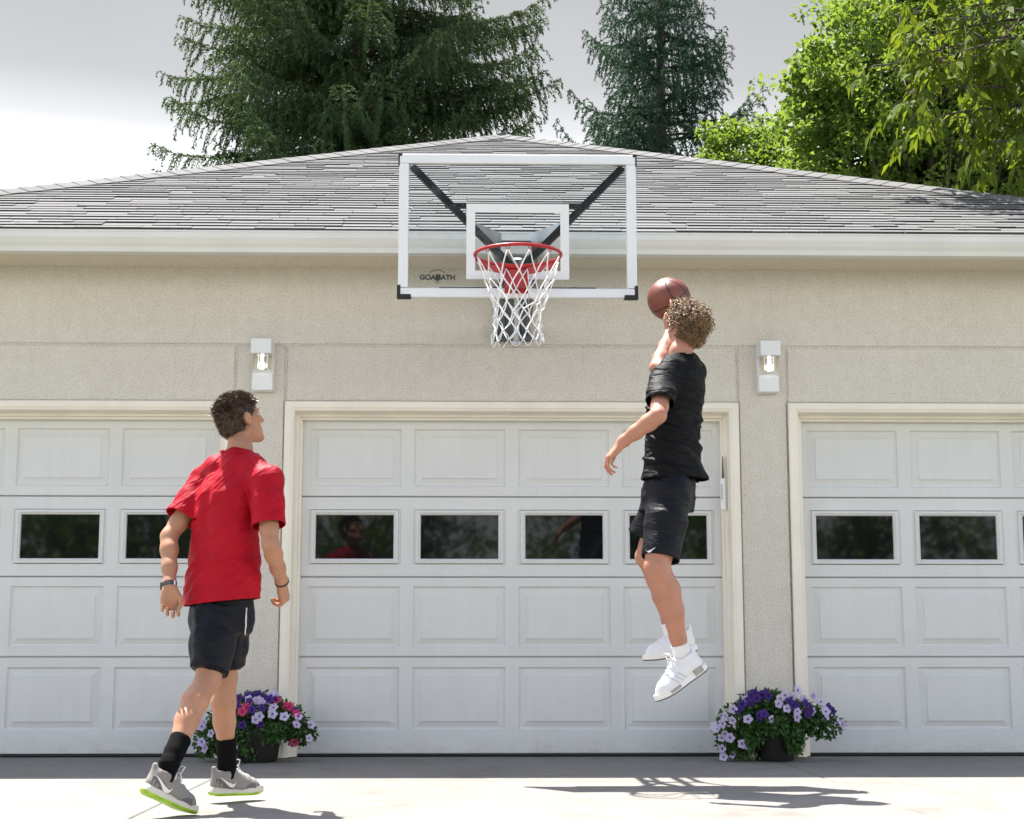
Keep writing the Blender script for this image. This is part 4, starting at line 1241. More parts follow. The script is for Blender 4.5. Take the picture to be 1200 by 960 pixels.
def sculpt_hand(S, w, fwd, dorsal, thumb, curl=(50, 60, 40), spread=6, scale=1.0, thumb_in=0.5):
    """wrist point, direction of the metacarpals, back-of-hand direction, thumb side"""
    f = np.array(fwd, float); f /= np.linalg.norm(f); z = np.array(dorsal, float); z -= f * (z @ f); z /= np.linalg.norm(z)
    y = np.cross(z, f); 
    if y @ np.array(thumb, float) < 0: y = -y
    P = lambda a, b, c_: np.array(w) + (f * a + y * b + z * c_) * scale
    kn = [(0.086, 0.030, 0.002, 0.044, 0.026, 0.022), (0.091, 0.010, 0.004, 0.048, 0.030, 0.023), (0.086, -0.011, 0.002, 0.045, 0.028, 0.022), (0.077, -0.030, -0.002, 0.036, 0.021, 0.019)]
    rad = [0.0088, 0.0092, 0.0087, 0.0077]
    for (a, b, c_, *_), r in zip(kn, rad):
        S.cone(P(0.0, b * 0.45, 0), P(a, b, c_), 0.0165 * scale, (r + 0.0025) * scale, 0.010)
        S.cone(P(0.03, b * 0.7, -0.006), P(a * 0.8, b * 0.9, -0.006), 0.012 * scale, 0.010 * scale, 0.010)
    S.cone(P(0.01, 0.018, -0.012), P(0.045, 0.034, -0.014), 0.017 * scale, 0.014 * scale, 0.012)       # thumb pad
    S.cone(P(0.015, -0.022, -0.010), P(0.055, -0.028, -0.010), 0.014 * scale, 0.012 * scale, 0.012)     # heel of the hand
    for i, ((a, b, c_, l1, l2, l3), r) in enumerate(zip(kn, rad)):
        p = P(a, b, c_); ang = 0.0; sp = R(spread) * (1.5 - i)
        rr = r
        for j, L in enumerate((l1, l2, l3)):
            ang += R(curl[j] * (1.0 + 0.10 * (i - 1)))
            d = f * math.cos(ang) * math.cos(sp) + y * math.sin(sp) * math.cos(ang) - z * math.sin(ang)
            q = p + d * L * scale; r2 = rr * 0.93
            S.cone(p, q, rr * scale, r2 * scale, 0.003); p = q; rr = r2
    t0 = P(0.022, 0.026, -0.008); t1 = P(0.052, 0.048, -0.018 - 0.01 * thumb_in); t2 = P(0.082, 0.050 - 0.012 * thumb_in, -0.026 - 0.014 * thumb_in); t3 = P(0.104, 0.042 - 0.020 * thumb_in, -0.030 - 0.020 * thumb_in)
    S.cone(t0, t1, 0.015 * scale, 0.0115 * scale, 0.006); S.cone(t1, t2, 0.0112 * scale, 0.0098 * scale, 0.003); S.cone(t2, t3, 0.0098 * scale, 0.0080 * scale, 0.003)

def lerp(a, b, t): return np.array(a) * (1 - t) + np.array(b) * t
def sculpt_arm(S, sh, el, wr, s=1.0):
    sh, el, wr = map(np.array, (sh, el, wr))
    S.chain([sh, lerp(sh, el, 0.35), lerp(sh, el, 0.75), el], [0.054 * s, 0.049 * s, 0.042 * s, 0.038 * s], 0.02)
    S.chain([el, lerp(el, wr, 0.25), lerp(el, wr, 0.6), lerp(el, wr, 0.92), wr], [0.0375 * s, 0.0400 * s, 0.0345 * s, 0.0275 * s, 0.0250 * s], 0.022)
def sculpt_leg(S, hip, kn, an, back, s=1.0):
    hip, kn, an = map(np.array, (hip, kn, an)); back = np.array(back, float)
    S.chain([hip, lerp(hip, kn, 0.5), lerp(hip, kn, 0.85), kn], [0.070 * s, 0.064 * s, 0.056 * s, 0.052 * s], 0.02)
    S.chain([kn, lerp(kn, an, 0.28) + back * 0.016, lerp(kn, an, 0.5) + back * 0.012, lerp(kn, an, 0.8) + back * 0.002, an], [0.050 * s, 0.054 * s, 0.048 * s, 0.034 * s, 0.030 * s], 0.02)
    S.ell(kn - back * 0.018, (0.034 * s, 0.034 * s, 0.038 * s), None, 0.02)

def foot_frame(heel, toe):
    h, t = np.array(heel, float), np.array(toe, float); x = (t - h) / np.linalg.norm(t - h)
    left = np.cross((0, 0, 1.0), x); left /= np.linalg.norm(left); z = np.cross(x, left)
    return h, x, left, z

def make_shoe(person, heel, toe, side, mats, style):
    """side +1: left foot, -1: right foot.  heel/toe: ground-side ends of the sole"""
    h, X, Y, Z = foot_frame(heel, toe); L = np.linalg.norm(np.array(toe) - np.array(heel)); k = L / 0.295
    P = lambda x, y, z: h + (X * x + Y * y * side + Z * z) * k             # y>0 is the outer side
    lo = np.minimum(np.array(heel), np.array(toe)) - 0.16; hi = np.maximum(np.array(heel), np.array(toe)) + 0.2
    S = Sculpt(lo, hi, 0.0042)
    S.chain([P(0.040, 0, 0.058), P(0.10, 0, 0.058), P(0.165, 0.002, 0.050), P(0.222, 0.003, 0.040), P(0.252, 0.0, 0.032)], [0.036 * k, 0.036 * k, 0.040 * k, 0.041 * k, 0.030 * k], 0.02)
    S.chain([P(0.050, 0, 0.06), P(0.060, 0, 0.092), P(0.066, 0, 0.106)], [0.036 * k, 0.041 * k, 0.044 * k], 0.015)
    S.cone(P(0.030, 0, 0.085), P(0.016, 0, 0.128), 0.020 * k, 0.013 * k, 0.014)                      # heel tab
    S.chain([P(0.19, 0, 0.068), P(0.135, 0, 0.092), P(0.112, 0, 0.118)], [0.026 * k, 0.026 * k, 0.020 * k], 0.016)   # tongue
    S.cone(P(0.066, 0, 0.118), P(0.064, 0, 0.16), 0.040 * k, 0.045 * k, 0.004, True)                 # opening
    S.cut(P(0, 0, 0.020), -Z)
    up = link_mesh('shoe', S.mesh('shoe', 2), mats['upper'], person, True)
    bvh = world_bvh(up)
    # sole
    xs = [0.000, 0.006, 0.02, 0.05, 0.09, 0.13, 0.17, 0.21, 0.245, 0.27, 0.287, 0.295]
    wo = [0.012, 0.024, 0.033, 0.037, 0.036, 0.038, 0.043, 0.047, 0.045, 0.036, 0.022, 0.008]
    wi = [0.012, 0.024, 0.033, 0.036, 0.030, 0.030, 0.037, 0.044, 0.042, 0.034, 0.021, 0.008]
    spring = lambda x: 0.012 * max(0, (x - 0.20) / 0.095) ** 1.6 + 0.006 * max(0, (0.03 - x) / 0.03) ** 2
    def layer(z0, z1, flare0, flare1, mi_, mb):
        n = len(xs); vs = []
        for z_, fl in ((z0, flare0), ((z0 + z1) / 2, (flare0 + flare1) / 2 + 0.002), (z1, flare1)):
            for x, w in zip(xs, wo): vs.append(P(x + (fl if x > 0.15 else -fl) * (abs(x - 0.15) / 0.15), w + fl, z_ + spring(x) * (1 if z_ < 0.02 else 0.7)))
            for x, w in reversed(list(zip(xs, wi))): vs.append(P(x + (fl if x > 0.15 else -fl) * (abs(x - 0.15) / 0.15), -w - fl, z_ + spring(x) * (1 if z_ < 0.02 else 0.7)))
        m = 2 * n; fs = [tuple(range(m - 1, -1, -1)), tuple(range(2 * m, 3 * m))]
        for a in (0, 1):
            for i in range(m):
                j = (i + 1) % m; fs.append((a * m + i, a * m + j, (a + 1) * m + j, (a + 1) * m + i))
        mb.add([tuple(v) for v in vs], fs, mi_)
    mb = MB()
    if style == 'grey':
        layer(0.013, 0.040, 0.002, -0.003, 0, mb); mid = mb.build('midsole', mats['mid'], up); auto_smooth(mid, 50)
        mb = MB(); layer(0.0, 0.0128, -0.003, 0.0025, 0, mb); auto_smooth(mb.build('outsole', mats['out'], up), 50)
    else:
        layer(0.007, 0.034, 0.001, -0.003, 0, mb); auto_smooth(mb.build('midsole', mats['mid'], up), 50)
        mb = MB(); layer(0.0, 0.0068, -0.002, 0.0008, 0, mb); auto_smooth(mb.build('outsole', mats['out'], up), 50)
    # laces: crossings laid on the surface, and a bow
    lm = MB()
    for i in range(5):
        x0 = 0.128 + i * 0.017
        pts = []
        for t_ in np.linspace(-1, 1, 7):
            q = P(x0 + 0.010 * t_ * (1 if i % 2 else -1), 0.027 * t_, 0.0)
            hit = bvh.ray_cast(Vector(q + Z * 0.3), Vector(-Z), 0.4)
            if hit[0] is not None: pts.append(hit[0] + Vector(Z) * 0.002)
        if len(pts) > 3: lm.tube(pts, 0.0030, 6)
    c0 = None
    hit = bvh.ray_cast(Vector(P(0.122, 0, 0.4)), Vector(-Z), 0.5)
    if hit[0] is not None:
        c0 = np.array(hit[0]) + Z * 0.003
        for s_, ln, dr in ((1, 0.05, 0.026), (-1, 0.05, 0.03), (1, 0.045, -0.03), (-1, 0.04, -0.026)):
            e = c0 + (Y * s_ * ln * 0.75 + X * (0.012 if dr > 0 else 0.03) + Z * dr) * k
            if dr > 0: lm.tube([c0, c0 + (e - c0) * 0.5 + Z * 0.016, e, c0 + (e - c0) * 0.55 - Z * 0.012 + X * 0.01, c0], 0.0026, 6)
            else: lm.tube([c0, c0 + (e - c0) * 0.5 + Z * 0.014, e], [0.0026, 0.0024, 0.002], 6)
        lm.sphere(tuple(c0), 0.006, 8, 6)
    lm.build('laces', mats['lace'], up, smooth=True)
    out = Y * side
    if style == 'grey':
        for s_ in (1, -1):
            rows = [[P(x, 0.05 * s_, z0 + (z1 - z0) * q) for q in np.linspace(0, 1, 5)] for x, z0, z1 in ((0.014, 0.036, 0.080), (0.03, 0.036, 0.082), (0.05, 0.036, 0.078), (0.07, 0.036, 0.070), (0.088, 0.036, 0.056), (0.10, 0.036, 0.044))]
            decal_strip(bvh, rows, out * s_, 0.0008).build('heel_panel', mats['dark'], up, smooth=True)
            rows = [[P(x, 0.06 * s_, z0 + (z1 - z0) * q) for q in np.linspace(0, 1, 5)] for x, z0, z1 in ((0.175, 0.034, 0.042), (0.20, 0.034, 0.056), (0.225, 0.034, 0.058), (0.25, 0.036, 0.054), (0.268, 0.038, 0.046))]
            decal_strip(bvh, rows, out * s_, 0.0008).build('toe_panel', mats['dark'], up, smooth=True)
        a = decal_strip(bvh, swoosh_rows(P(0.116, 0.05, 0.056), -X * k, Z * k, 0.098), out); a.build('emblem', mats['mark'], up, smooth=True)
        a = decal_strip(bvh, swoosh_rows(P(0.118, -0.05, 0.058), -X * k, Z * k, 0.088), -out); a.build('emblem', mats['mark'], up, smooth=True)
    else:
        for i in range(3):
            st = MB()
            rows = [[P(0.118 + i * 0.022 + q * 0.024 + dx, 0.05, 0.034 + q * 0.042) for dx in (0.0, 0.009)] for q in np.linspace(0, 1, 7)]
            decal_strip(bvh, rows, out, 0.0018).build('stripe', mats['stripe'], up, smooth=True)
        pl = MB()
        rows = [[P(x, 0.05, 0.016 + z_) for z_ in np.linspace(0, 0.032, 5)] for x in np.linspace(0.018, 0.068, 9)]
        sm = BVHTree.FromPolygons([Vector(v) for v in np.array([list(vv.co + origin_of(up)) for vv in up.data.vertices])], [tuple(p_.vertices) for p_ in up.data.polygons])
        def block(x0, x1, z0, z1, mat_):
            b_ = MB(); n_ = 10; vs = []
            for j in range(n_):
                x = x0 + (x1 - x0) * j / (n_ - 1); w = np.interp(x, xs, wo) + 0.0025
                vs += [P(x, w - 0.004, z0), P(x, w, z0), P(x, w - 0.001, z1), P(x, w - 0.006, z1)]
            fs = [(0, 1, 2, 3), tuple((n_ - 1) * 4 + i for i in (3, 2, 1, 0))]
            for j in range(n_ - 1):
                for i in range(4):
                    i2 = (i + 1) % 4; fs.append((j * 4 + i, j * 4 + i2, j * 4 + 4 + i2, j * 4 + 4 + i))
            b_.add([tuple(v) for v in vs], fs); b_.build('sole_block', mat_, up)
        block(0.030, 0.080, 0.012, 0.040, mats['plug']); block(0.165, 0.225, 0.012, 0.026, mats['plug'])
    return up
# ================================================================== people
def mat_skin(name, c0, c1, sss=0.12):
    t = NT(name); v = t.coord(); n = t.noise(v, 9, 4, 0.6); f = t.noise(v, 220, 2, 0.6)
    c = t.ramp(n, [(0.3, c0), (0.7, c1)]); c = t.mix(0.22, c, t.ramp(f, [(0.35, (0.72, 0.6, 0.55)), (0.6, (1, 1, 1))]), 'MULTIPLY')
    m_ = t.noise(v, 26, 4, 0.65); c = t.mix(0.45, c, t.ramp(m_, [(0.32, (1.12, 0.86, 0.80)), (0.5, (1, 1, 1)), (0.7, (0.84, 0.80, 0.78))]), 'MULTIPLY')
    t.set(Base_Color=c, Roughness=0.48)
    t.p.inputs['Subsurface Weight'].default_value = sss; t.p.inputs['Subsurface Radius'].default_value = (0.012, 0.005, 0.003); t.p.inputs['Subsurface Scale'].default_value = 1.0
    t.p.inputs['Specular IOR Level'].default_value = 0.4
    t.bump(f, 0.15, 0.002); return t.mat
def mat_fabric(name, col, rough=0.6, sheen=0.15, weave=900, spec=0.4, var=0.1, wr=None):
    t = NT(name); v = t.coord(); n = t.noise(v, 6, 4, 0.6); f = t.noise(v, weave, 1, 0.5); w = t.noise(v, 38, 3, 0.6)
    t.set(Base_Color=t.ramp(n, [(0.3, tuple(c * (1 - var) for c in col)), (0.7, tuple(min(1, c * (1 + var)) for c in col))]), Roughness=rough)
    t.p.inputs['Sheen Weight'].default_value = sheen; t.p.inputs['Specular IOR Level'].default_value = spec
    b = None
    if wr:
        mp = t.new('Mapping'); tcn = t.new('TexCoord'); mp.vector_type = 'TEXTURE'; mp.inputs['Rotation'].default_value = (0, R(wr[0]), 0); mp.inputs['Scale'].default_value = (1 / wr[1], 1 / wr[1], 1 / wr[2]); t.l(tcn.outputs['Object'], mp.inputs['Vector'])
        k_ = t.noise(mp.outputs['Vector'], 1.0, 3, 0.55); dd = t.ramp(k_, [(0.36, (0, 0, 0)), (0.48, (0.75, 0.75, 0.75)), (0.52, (1, 1, 1)), (0.60, (0.35, 0.35, 0.35)), (0.7, (0, 0, 0))]); b = t.bump(dd, wr[3], 0.02)
    b = t.bump(w, 0.18, 0.005, b); t.bump(f, 0.12, 0.001, b); return t.mat
def mat_hair(name, c0, c1, rough=0.38):
    t = NT(name); geo = t.new('NewGeometry')
    t.set(Base_Color=t.ramp(geo.outputs['Random Per Island'], [(0.0, c0), (1.0, c1)]), Roughness=rough)
    t.p.inputs['Specular IOR Level'].default_value = 0.6; return t.mat
M['skin_tan'] = mat_skin('tanned_skin', (0.41, 0.205, 0.122), (0.48, 0.25, 0.15)); M['skin_fair'] = mat_skin('fair_skin', (0.44, 0.205, 0.135), (0.51, 0.25, 0.17))
M['red_knit'] = mat_fabric('red_polyester', (0.40, 0.003, 0.015), 0.60, 0.0, spec=0.15, wr=(-38, 2.4, 9, 0.5)); M['black_knit'] = mat_fabric('black_jersey', (0.005, 0.005, 0.006), 0.62, 0.0, spec=0.14, wr=(12, 3.5, 13, 0.6))
M['black_satin'] = mat_fabric('black_polyester', (0.006, 0.0065, 0.010), 0.52, 0.0, spec=0.18, wr=(15, 5, 14, 0.25)); M['navy_panel'] = mat_fabric('navy_polyester', (0.015, 0.026, 0.05), 0.45)
M['sock_black'] = mat_fabric('black_sock', (0.005, 0.005, 0.005), 0.9, 0.0, 500, 0.08); M['sock_white'] = mat_fabric('white_sock', (0.78, 0.76, 0.76), 0.9, 0.1, 500, 0.2, 0.03)
M['hair_dark'] = mat_hair('dark_brown_hair', (0.032, 0.019, 0.012), (0.15, 0.095, 0.06)); M['hair_cap'] = mat_hair('cropped_hair', (0.045, 0.028, 0.019), (0.05, 0.031, 0.021), 0.7)
M['hair_blond'] = mat_hair('golden_brown_hair', (0.08, 0.040, 0.016), (0.36, 0.215, 0.10)); M['hair_blond_cap'] = mat_hair('golden_brown_undercoat', (0.06, 0.034, 0.016), (0.062, 0.035, 0.017), 0.8)
M['shoe_dark'] = mat_fabric('dark_grey_suede', (0.13, 0.122, 0.115), 0.8, 0.1, 300); M['shoe_grey'] = mat_fabric('grey_suede', (0.24, 0.225, 0.205), 0.85, 0.1, 300); M['mid_grey'] = simple('pale_foam', (0.62, 0.57, 0.50), 0.5, 0.1, 20); M['lime'] = simple('lime_rubber', (0.33, 0.55, 0.02), 0.4, 0.3, 22)
M['lace_white'] = simple('white_lace', (0.78, 0.78, 0.77), 0.8, 0.04, 60); M['shoe_white'] = mat_fabric('white_knit', (0.78, 0.78, 0.80), 0.8, 0.05, 260, 0.3, 0.03); M['foam_white'] = simple('white_foam', (0.80, 0.78, 0.74), 0.5, 0.03, 20)
M['plug'] = simple('grey_rubber', (0.36, 0.33, 0.30), 0.7, 0.1, 30); M['stripe_grey'] = simple('pale_grey_print', (0.60, 0.60, 0.62), 0.6, 0.05, 30); M['eye_w'] = simple('eye_white', (0.5, 0.47, 0.45), 0.2); M['iris'] = simple('dark_iris', (0.03, 0.02, 0.015), 0.1)
M['silver'] = simple('silver_trim', (0.55, 0.56, 0.58), 0.4, 0.1, 20)

def A3(px, py, d): return np.array(W(px, py, d))
def hdir(az): return np.array([math.sin(az), math.cos(az), 0.0]), np.array([math.cos(az), -math.sin(az), 0.0])   # forward, right

def hair_blades(mb, rnd, pts, n_each, length, width, fwd, up_w, curl=0.0, jit=0.35, wave=0.25):
    for p, nrm in pts:
        for _ in range(n_each):
            d = Vector(nrm) * up_w + Vector(fwd) * rnd.uniform(-0.1, 0.6) + Vector((rnd.gauss(0, jit), rnd.gauss(0, jit), rnd.gauss(0, jit * .6))) + Vector((noise.noise(Vector(p) * 60), noise.noise(Vector(p) * 60 + Vector((9, 0, 0))), 0.5 * noise.noise(Vector(p) * 60 + Vector((0, 9, 0))))) * 0.9
            d.normalize(); L = length * rnd.uniform(0.5, 1.15)
            o = Vector(p) + Vector((rnd.gauss(0, .003), rnd.gauss(0, .003), rnd.gauss(0, .002)))
            s = d.cross(Vector((rnd.gauss(0, 1), rnd.gauss(0, 1), rnd.gauss(0, 1)))).normalized() * width
            b = Vector((rnd.gauss(0, 1), rnd.gauss(0, 1), rnd.gauss(0, .6))) * L * wave + Vector((0, 0, -L * curl))
            q1 = o + d * L * 0.5 + b * 0.4; q2 = o + d * L + b
            mb.add([o - s, o + s, q1 + s * 0.8, q1 - s * 0.8, q2], [(0, 1, 2, 3), (3, 2, 4)])

def scalp_samples(me, off, n, rnd, keep):
    tri = [(p.center.copy() + off, p.normal.copy(), p.area) for p in me.polygons]
    tri = [t_ for t_ in tri if keep(t_[0], t_[1])]
    tot = [t_[2] for t_ in tri]
    return [(t_[0], t_[1]) for t_ in rnd.choices(tri, weights=tot, k=n)]

# ------------------------------------------------------------------ person in the red shirt, walking away to the right
def red_player():
    az = R(33); F_, R_ = hdir(az)
    C7 = A3(279, 534, 6.95); head = A3(281.5, 492.5, 7.0)
    shL, shR = A3(240, 567, 7.04), A3(311, 566, 6.83)
    elL, elR = A3(198, 629, 6.93), A3(317, 638, 6.76); wrL, wrR = A3(199, 689, 6.82), A3(331, 684, 6.95)
    hipR, hipL = A3(264, 692, 6.94), A3(254, 692, 7.00); knR, knL = A3(243.5, 797, 6.79), A3(264, 795, 7.07)
    toeR = A3(228, 944.5, 6.60); heelR = A3(165, 926.5, 6.43); toeL = A3(307, 923.5, 7.26); heelL = A3(246, 926, 7.08)
    toeR[2] = -0.008; heelR[2] -= 0.008; toeL[2] -= 0.028; heelL[2] -= 0.026
    anR, anL = A3(198, 896, 6.52), A3(266, 897, 7.14)
    base = np.array([(toeR[0] + toeL[0]) / 2, (toeR[1] + toeL[1]) / 2, 0.0])
    pel = (hipL + hipR) / 2
    S = Sculpt(np.array([-1.75, -4.0, -0.02]), np.array([-0.85, -2.65, 1.85]), 0.0052)
    # head
    hf, hr = hdir(R(50)); fwd = hf * math.cos(R(17)) + np.array([0, 0, math.sin(R(17))])
    Rm = rot_from(fwd, (0, 0, 1))
    sculpt_head(S, head, Rm, 1.0)
    S.chain([C7 + np.array([0, 0, -0.06]), C7 + F_ * 0.012 + np.array([0, 0, 0.03]), head + Rm @ np.array([0, -0.022, -0.055])], [0.068, 0.052, 0.051], 0.02)
    # trunk
    chest = (shL + shR) / 2 + np.array([0, 0, -0.10]); waist = pel + np.array([0, 0, 0.16])
    S.chain([C7 + np.array([0, 0, -0.04]), shL + np.array([0, 0, 0.01])], [0.05, 0.052], 0.03); S.chain([C7 + np.array([0, 0, -0.04]), shR + np.array([0, 0, 0.01])], [0.05, 0.052], 0.03)
    for s_ in (-1, 1):
        S.chain([chest + R_ * 0.050 * s_, waist + R_ * 0.040 * s_, pel + R_ * 0.05 * s_], [0.078, 0.070, 0.078], 0.03)
    sculpt_arm(S, shL, elL, wrL, 0.91); sculpt_arm(S, shR, elR, wrR, 0.91)
    sculpt_hand(S, wrL, (0.06, 0.0, -1), (-0.15, 1, 0), (1, 0.1, 0), (42, 55, 35), 5, 0.98)
    sculpt_hand(S, wrR, (0.12, 0.55, -0.80), (0.9, -0.2, 0.1), (-0.1, 0.8, 0.5), (48, 62, 40), 4, 0.95)
    dR = -F_
    sculpt_leg(S, hipR, knR, anR, (anR - knR)[[0, 1, 2]] * 0 + np.array([-0.55, -0.80, 0.15]), 1.0); sculpt_leg(S, hipL, knL, anL, np.array([-0.5, -0.8, 0.0]), 0.98)
    hx, X, Y, Z = foot_frame(heelR, toeR); S.chain([anR, hx + X * 0.06 + Z * 0.05, hx + X * 0.2 + Z * 0.035], [0.035, 0.03, 0.022], 0.01)
    hx, X, Y, Z = foot_frame(heelL, toeL); S.chain([anL, hx + X * 0.06 + Z * 0.05, hx + X * 0.2 + Z * 0.035], [0.035, 0.03, 0.022], 0.01)
    p = link_mesh('person', S.mesh('person', 2), M['skin_tan'], None, True, loc=base)
    tag(p, 'person with short dark hair in a red shirt and black shorts walking while looking up', 'person')
    eyes_of(p, head, Rm, [M['eye_w'], M['iris']])

    # --- shirt
    def sec(px0, px1, py, d, b, ratio=1.0):
        w = A3((px0 + px1) / 2, py, d); half = abs(A3(px1, py, d)[0] - A3(px0, py, d)[0]) / 2
        a = math.sqrt(max(0.02 ** 2, half ** 2 - (b * math.sin(az)) ** 2)) / math.cos(az)
        return (w[2], w[0], w[1], a, b)
    S = Sculpt(np.array([-1.75, -3.6, 0.75]), np.array([-0.85, -2.75, 1.70]), 0.0048)
    secs = [sec(214.5, 305, 722, 6.93, 0.138), sec(216, 304, 704, 6.93, 0.136), sec(219.5, 304, 675, 6.94, 0.124), sec(224, 303, 640, 6.94, 0.112), sec(226, 303, 605, 6.94, 0.118), sec(231, 309, 580, 6.94, 0.116), sec(241, 310, 562, 6.945, 0.10), sec(258, 302, 546, 6.95, 0.08)]
    hz = A3(260, 706, 6.93); hem_n = np.array([0.10, 0, -1.0]); ncl = (C7 + np.array([0.0, 0.01, 0.012]), (0.10, -0.12, 1))
    hemL = lerp(shL, elL, 0.66); hemR = lerp(shR, elR, 0.70)
    S.loft(secs, az, 0.02, 2.25, (hz, hem_n))
    up = np.array([0, 0, 1.0])
    for sh, el, ex in ((shL, elL, -1), (shR, elR, 1)):
        S.chain([C7 + np.array([0, 0, -0.030]), lerp(C7, sh, 0.5) + up * 0.004, sh + up * 0.012], [0.060, 0.058, 0.064], 0.035)
        S.chain([sh + up * 0.004, lerp(sh, el, 0.35), lerp(sh, el, 0.90)], [0.070, 0.068, 0.074], 0.022, (hemL if ex < 0 else hemR, el - sh))
    S.cone(C7 + np.array([0, 0, -0.05]), C7 + F_ * 0.02 + np.array([0, 0, 0.06]), 0.078, 0.062, 0.02, False, ncl)
    me = S.mesh('shirt', 2)
    open_hems(me, [(hz, hem_n, 0.42), (hemL, elL - shL, 0.115), (hemR, elR - shR, 0.115), (ncl[0], ncl[1], 0.10)])
    ctr = np.array(W(262, 640, 6.94))
    def fold(c):
        v = 0.0
        zt = (c.z - hz[2])
        u = (c.x - ctr[0]) * R_[0] + (c.y - ctr[1]) * R_[1]
        low = max(0, 1 - abs(zt - 0.17) / 0.20); hi = max(0, min(1, (zt - 0.32) / 0.15))
        d1 = (Vector((0.75, -0.2, 0.66)), Vector((-0.66, 0.1, 0.75)), Vector((0.2, 0.9, 0.1)))
        v += 0.016 * low * max(-0.3, 0.25 * ridge(c, d1, (3.2, 13.0, 3.0), 3.1) + 1.2 * crease(c, d1, (1.7, 6.5, 2.0), 3.1)) * (0.55 + 0.6 * max(0, -u / 0.17))
        v += 0.009 * low * ridge(c, d1, (6.0, 24.0, 6.0), 8.1)
        d2 = (Vector((0, 0, 1)), Vector((1, 0.1, 0.12)), Vector((0, 1, 0)))
        v += 0.003 * hi * ridge(c, d2, (2.0, 11.0, 3.0), 5.5) + 0.012 * hi * crease(c, d2, (1.3, 6.0, 2.0), 5.5)
        v += 0.0035 * noise.noise(c * 9.0) + 0.0015 * noise.noise(c * 30)
        # hollow along the spine
        v -= 0.010 * math.exp(-((u + 0.005) / 0.022) ** 2) * max(0, min(1, (zt - 0.2) / 0.2)) * (1 if (c.x * F_[0] + c.y * F_[1]) < (ctr[0] * F_[0] + ctr[1] * F_[1]) else 0)
        return v
    add_folds(me, fold)
    sh_o = link_mesh('shirt', me, M['red_knit'], p, True); solidify(sh_o, 0.0035)
    # collar rib
    bm = bmesh.new(); bm.from_mesh(sh_o.data); off = origin_of(sh_o)
    def rim_loop(cond):
        es = [e for e in bm.edges if len(e.link_faces) == 1 and cond((e.verts[0].co + e.verts[1].co) / 2 + off)]
        ps = {}
        for e in es:
            for v in e.verts: ps[v.index] = v.co + off
        return list(ps.values())
    cl = rim_loop(lambda c: (c - Vector(C7)).length < 0.13); bm.free()
    if len(cl) > 8:
        cc = sum(cl, Vector()) / len(cl); cl.sort(key=lambda q: math.atan2(q.y - cc.y, q.x - cc.x))
        # resample
        ang = np.array([math.atan2(q.y - cc.y, q.x - cc.x) for q in cl]); arr = np.array([list(q) for q in cl])
        g_ = np.linspace(-math.pi, math.pi, 41)[:-1]; rs = [np.interp(g_, ang, arr[:, i], period=2 * math.pi) for i in range(3)]
        cb = MB(); cb.tube([(rs[0][i], rs[1][i], rs[2][i]) for i in range(40)], 0.006, 8, closed=True); cb.build('collar', M['red_knit'], sh_o, smooth=True)

    # --- shorts
    S = Sculpt(np.array([-1.75, -3.65, 0.45]), np.array([-0.9, -2.7, 1.08]), 0.0058)
    S.loft([sec(224, 294, 742, 6.93, 0.112), sec(221, 298, 727, 6.93, 0.122), sec(222.5, 297.5, 712, 6.93, 0.113), sec(226, 296, 690, 6.93, 0.100), sec(230, 292, 670, 6.94, 0.088)], az, 0.02, 2.2, (A3(260, 676, 6.94), (0, 0, 1)))
    hemr = A3(245.5, 785, 6.80); heml = A3(264, 782, 7.05); nr_ = (hemr - hipR) * 1.0 + np.array([-0.03, 0.02, 0]); nl_ = heml - hipL
    S.chain([A3(254, 726, 6.89), A3(248.5, 757, 6.84), hemr, hemr + (hemr - A3(248.5, 757, 6.84)) * 0.6], [0.100, 0.092, 0.074, 0.063], 0.03, (hemr, nr_))
    S.chain([A3(268, 726, 6.99), A3(267.5, 757, 7.03), heml, heml + (heml - A3(267.5, 757, 7.03)) * 0.6], [0.098, 0.084, 0.067, 0.056], 0.03, (heml, nl_))
    me = S.mesh('shorts', 2)
    open_hems(me, [(hemr, nr_, 0.11), (heml, nl_, 0.11), (A3(260, 676, 6.94), (0, 0, 1), 0.3)])
    def fold(c):
        d = (Vector((0.1, 0, 1)), Vector((1, -0.2, 0.15)), Vector((0, 1, 0)))
        return 0.003 * ridge(c, d, (2.5, 12.0, 5.0), 2.2) + 0.011 * crease(c, d, (2.0, 8.0, 4.0), 2.2) + 0.003 * noise.noise(c * 14)
    add_folds(me, fold)
    so_ = link_mesh('shorts', me, M['black_satin'], p, True); solidify(so_, 0.003)
    # pale piping and navy panel down the right side
    bvh = world_bvh(so_); od = np.array([0.62, -0.75, 0.0])
    line = [A3(287.5, 712, 6.80), A3(287, 722, 6.80), A3(286.5, 733, 6.80), A3(285.5, 744, 6.82)]
    pts = [lerp(line[int(t_)], line[min(3, int(t_) + 1)], t_ - int(t_)) for t_ in np.linspace(0, 2.999, 70)]
    decal_strip(bvh, [[q - R_ * 0.003, q + R_ * 0.003] for q in pts], (0.0, -1, 0), 0.002).build('piping', M['silver'], so_, smooth=True)
    # --- socks, shoes
    for an, kn, f0, he, to in ((anR, knR, 0.70, heelR, toeR), (anL, knL, 0.68, heelL, toeL)):
        hx, X, Y, Z = foot_frame(he, to); ins = hx + X * 0.078 + Z * 0.075
        S = Sculpt(np.minimum(an, kn) - 0.12, np.maximum(an, kn) + 0.12, 0.005)
        S.chain([lerp(kn, an, f0 - 0.05), lerp(kn, an, 0.86), an, ins], [0.0465, 0.0415, 0.040, 0.036], 0.012, (lerp(kn, an, f0), kn - an))
        me = S.mesh('sock', 2); open_hems(me, [(lerp(kn, an, f0), kn - an, 0.09)], 0.005)
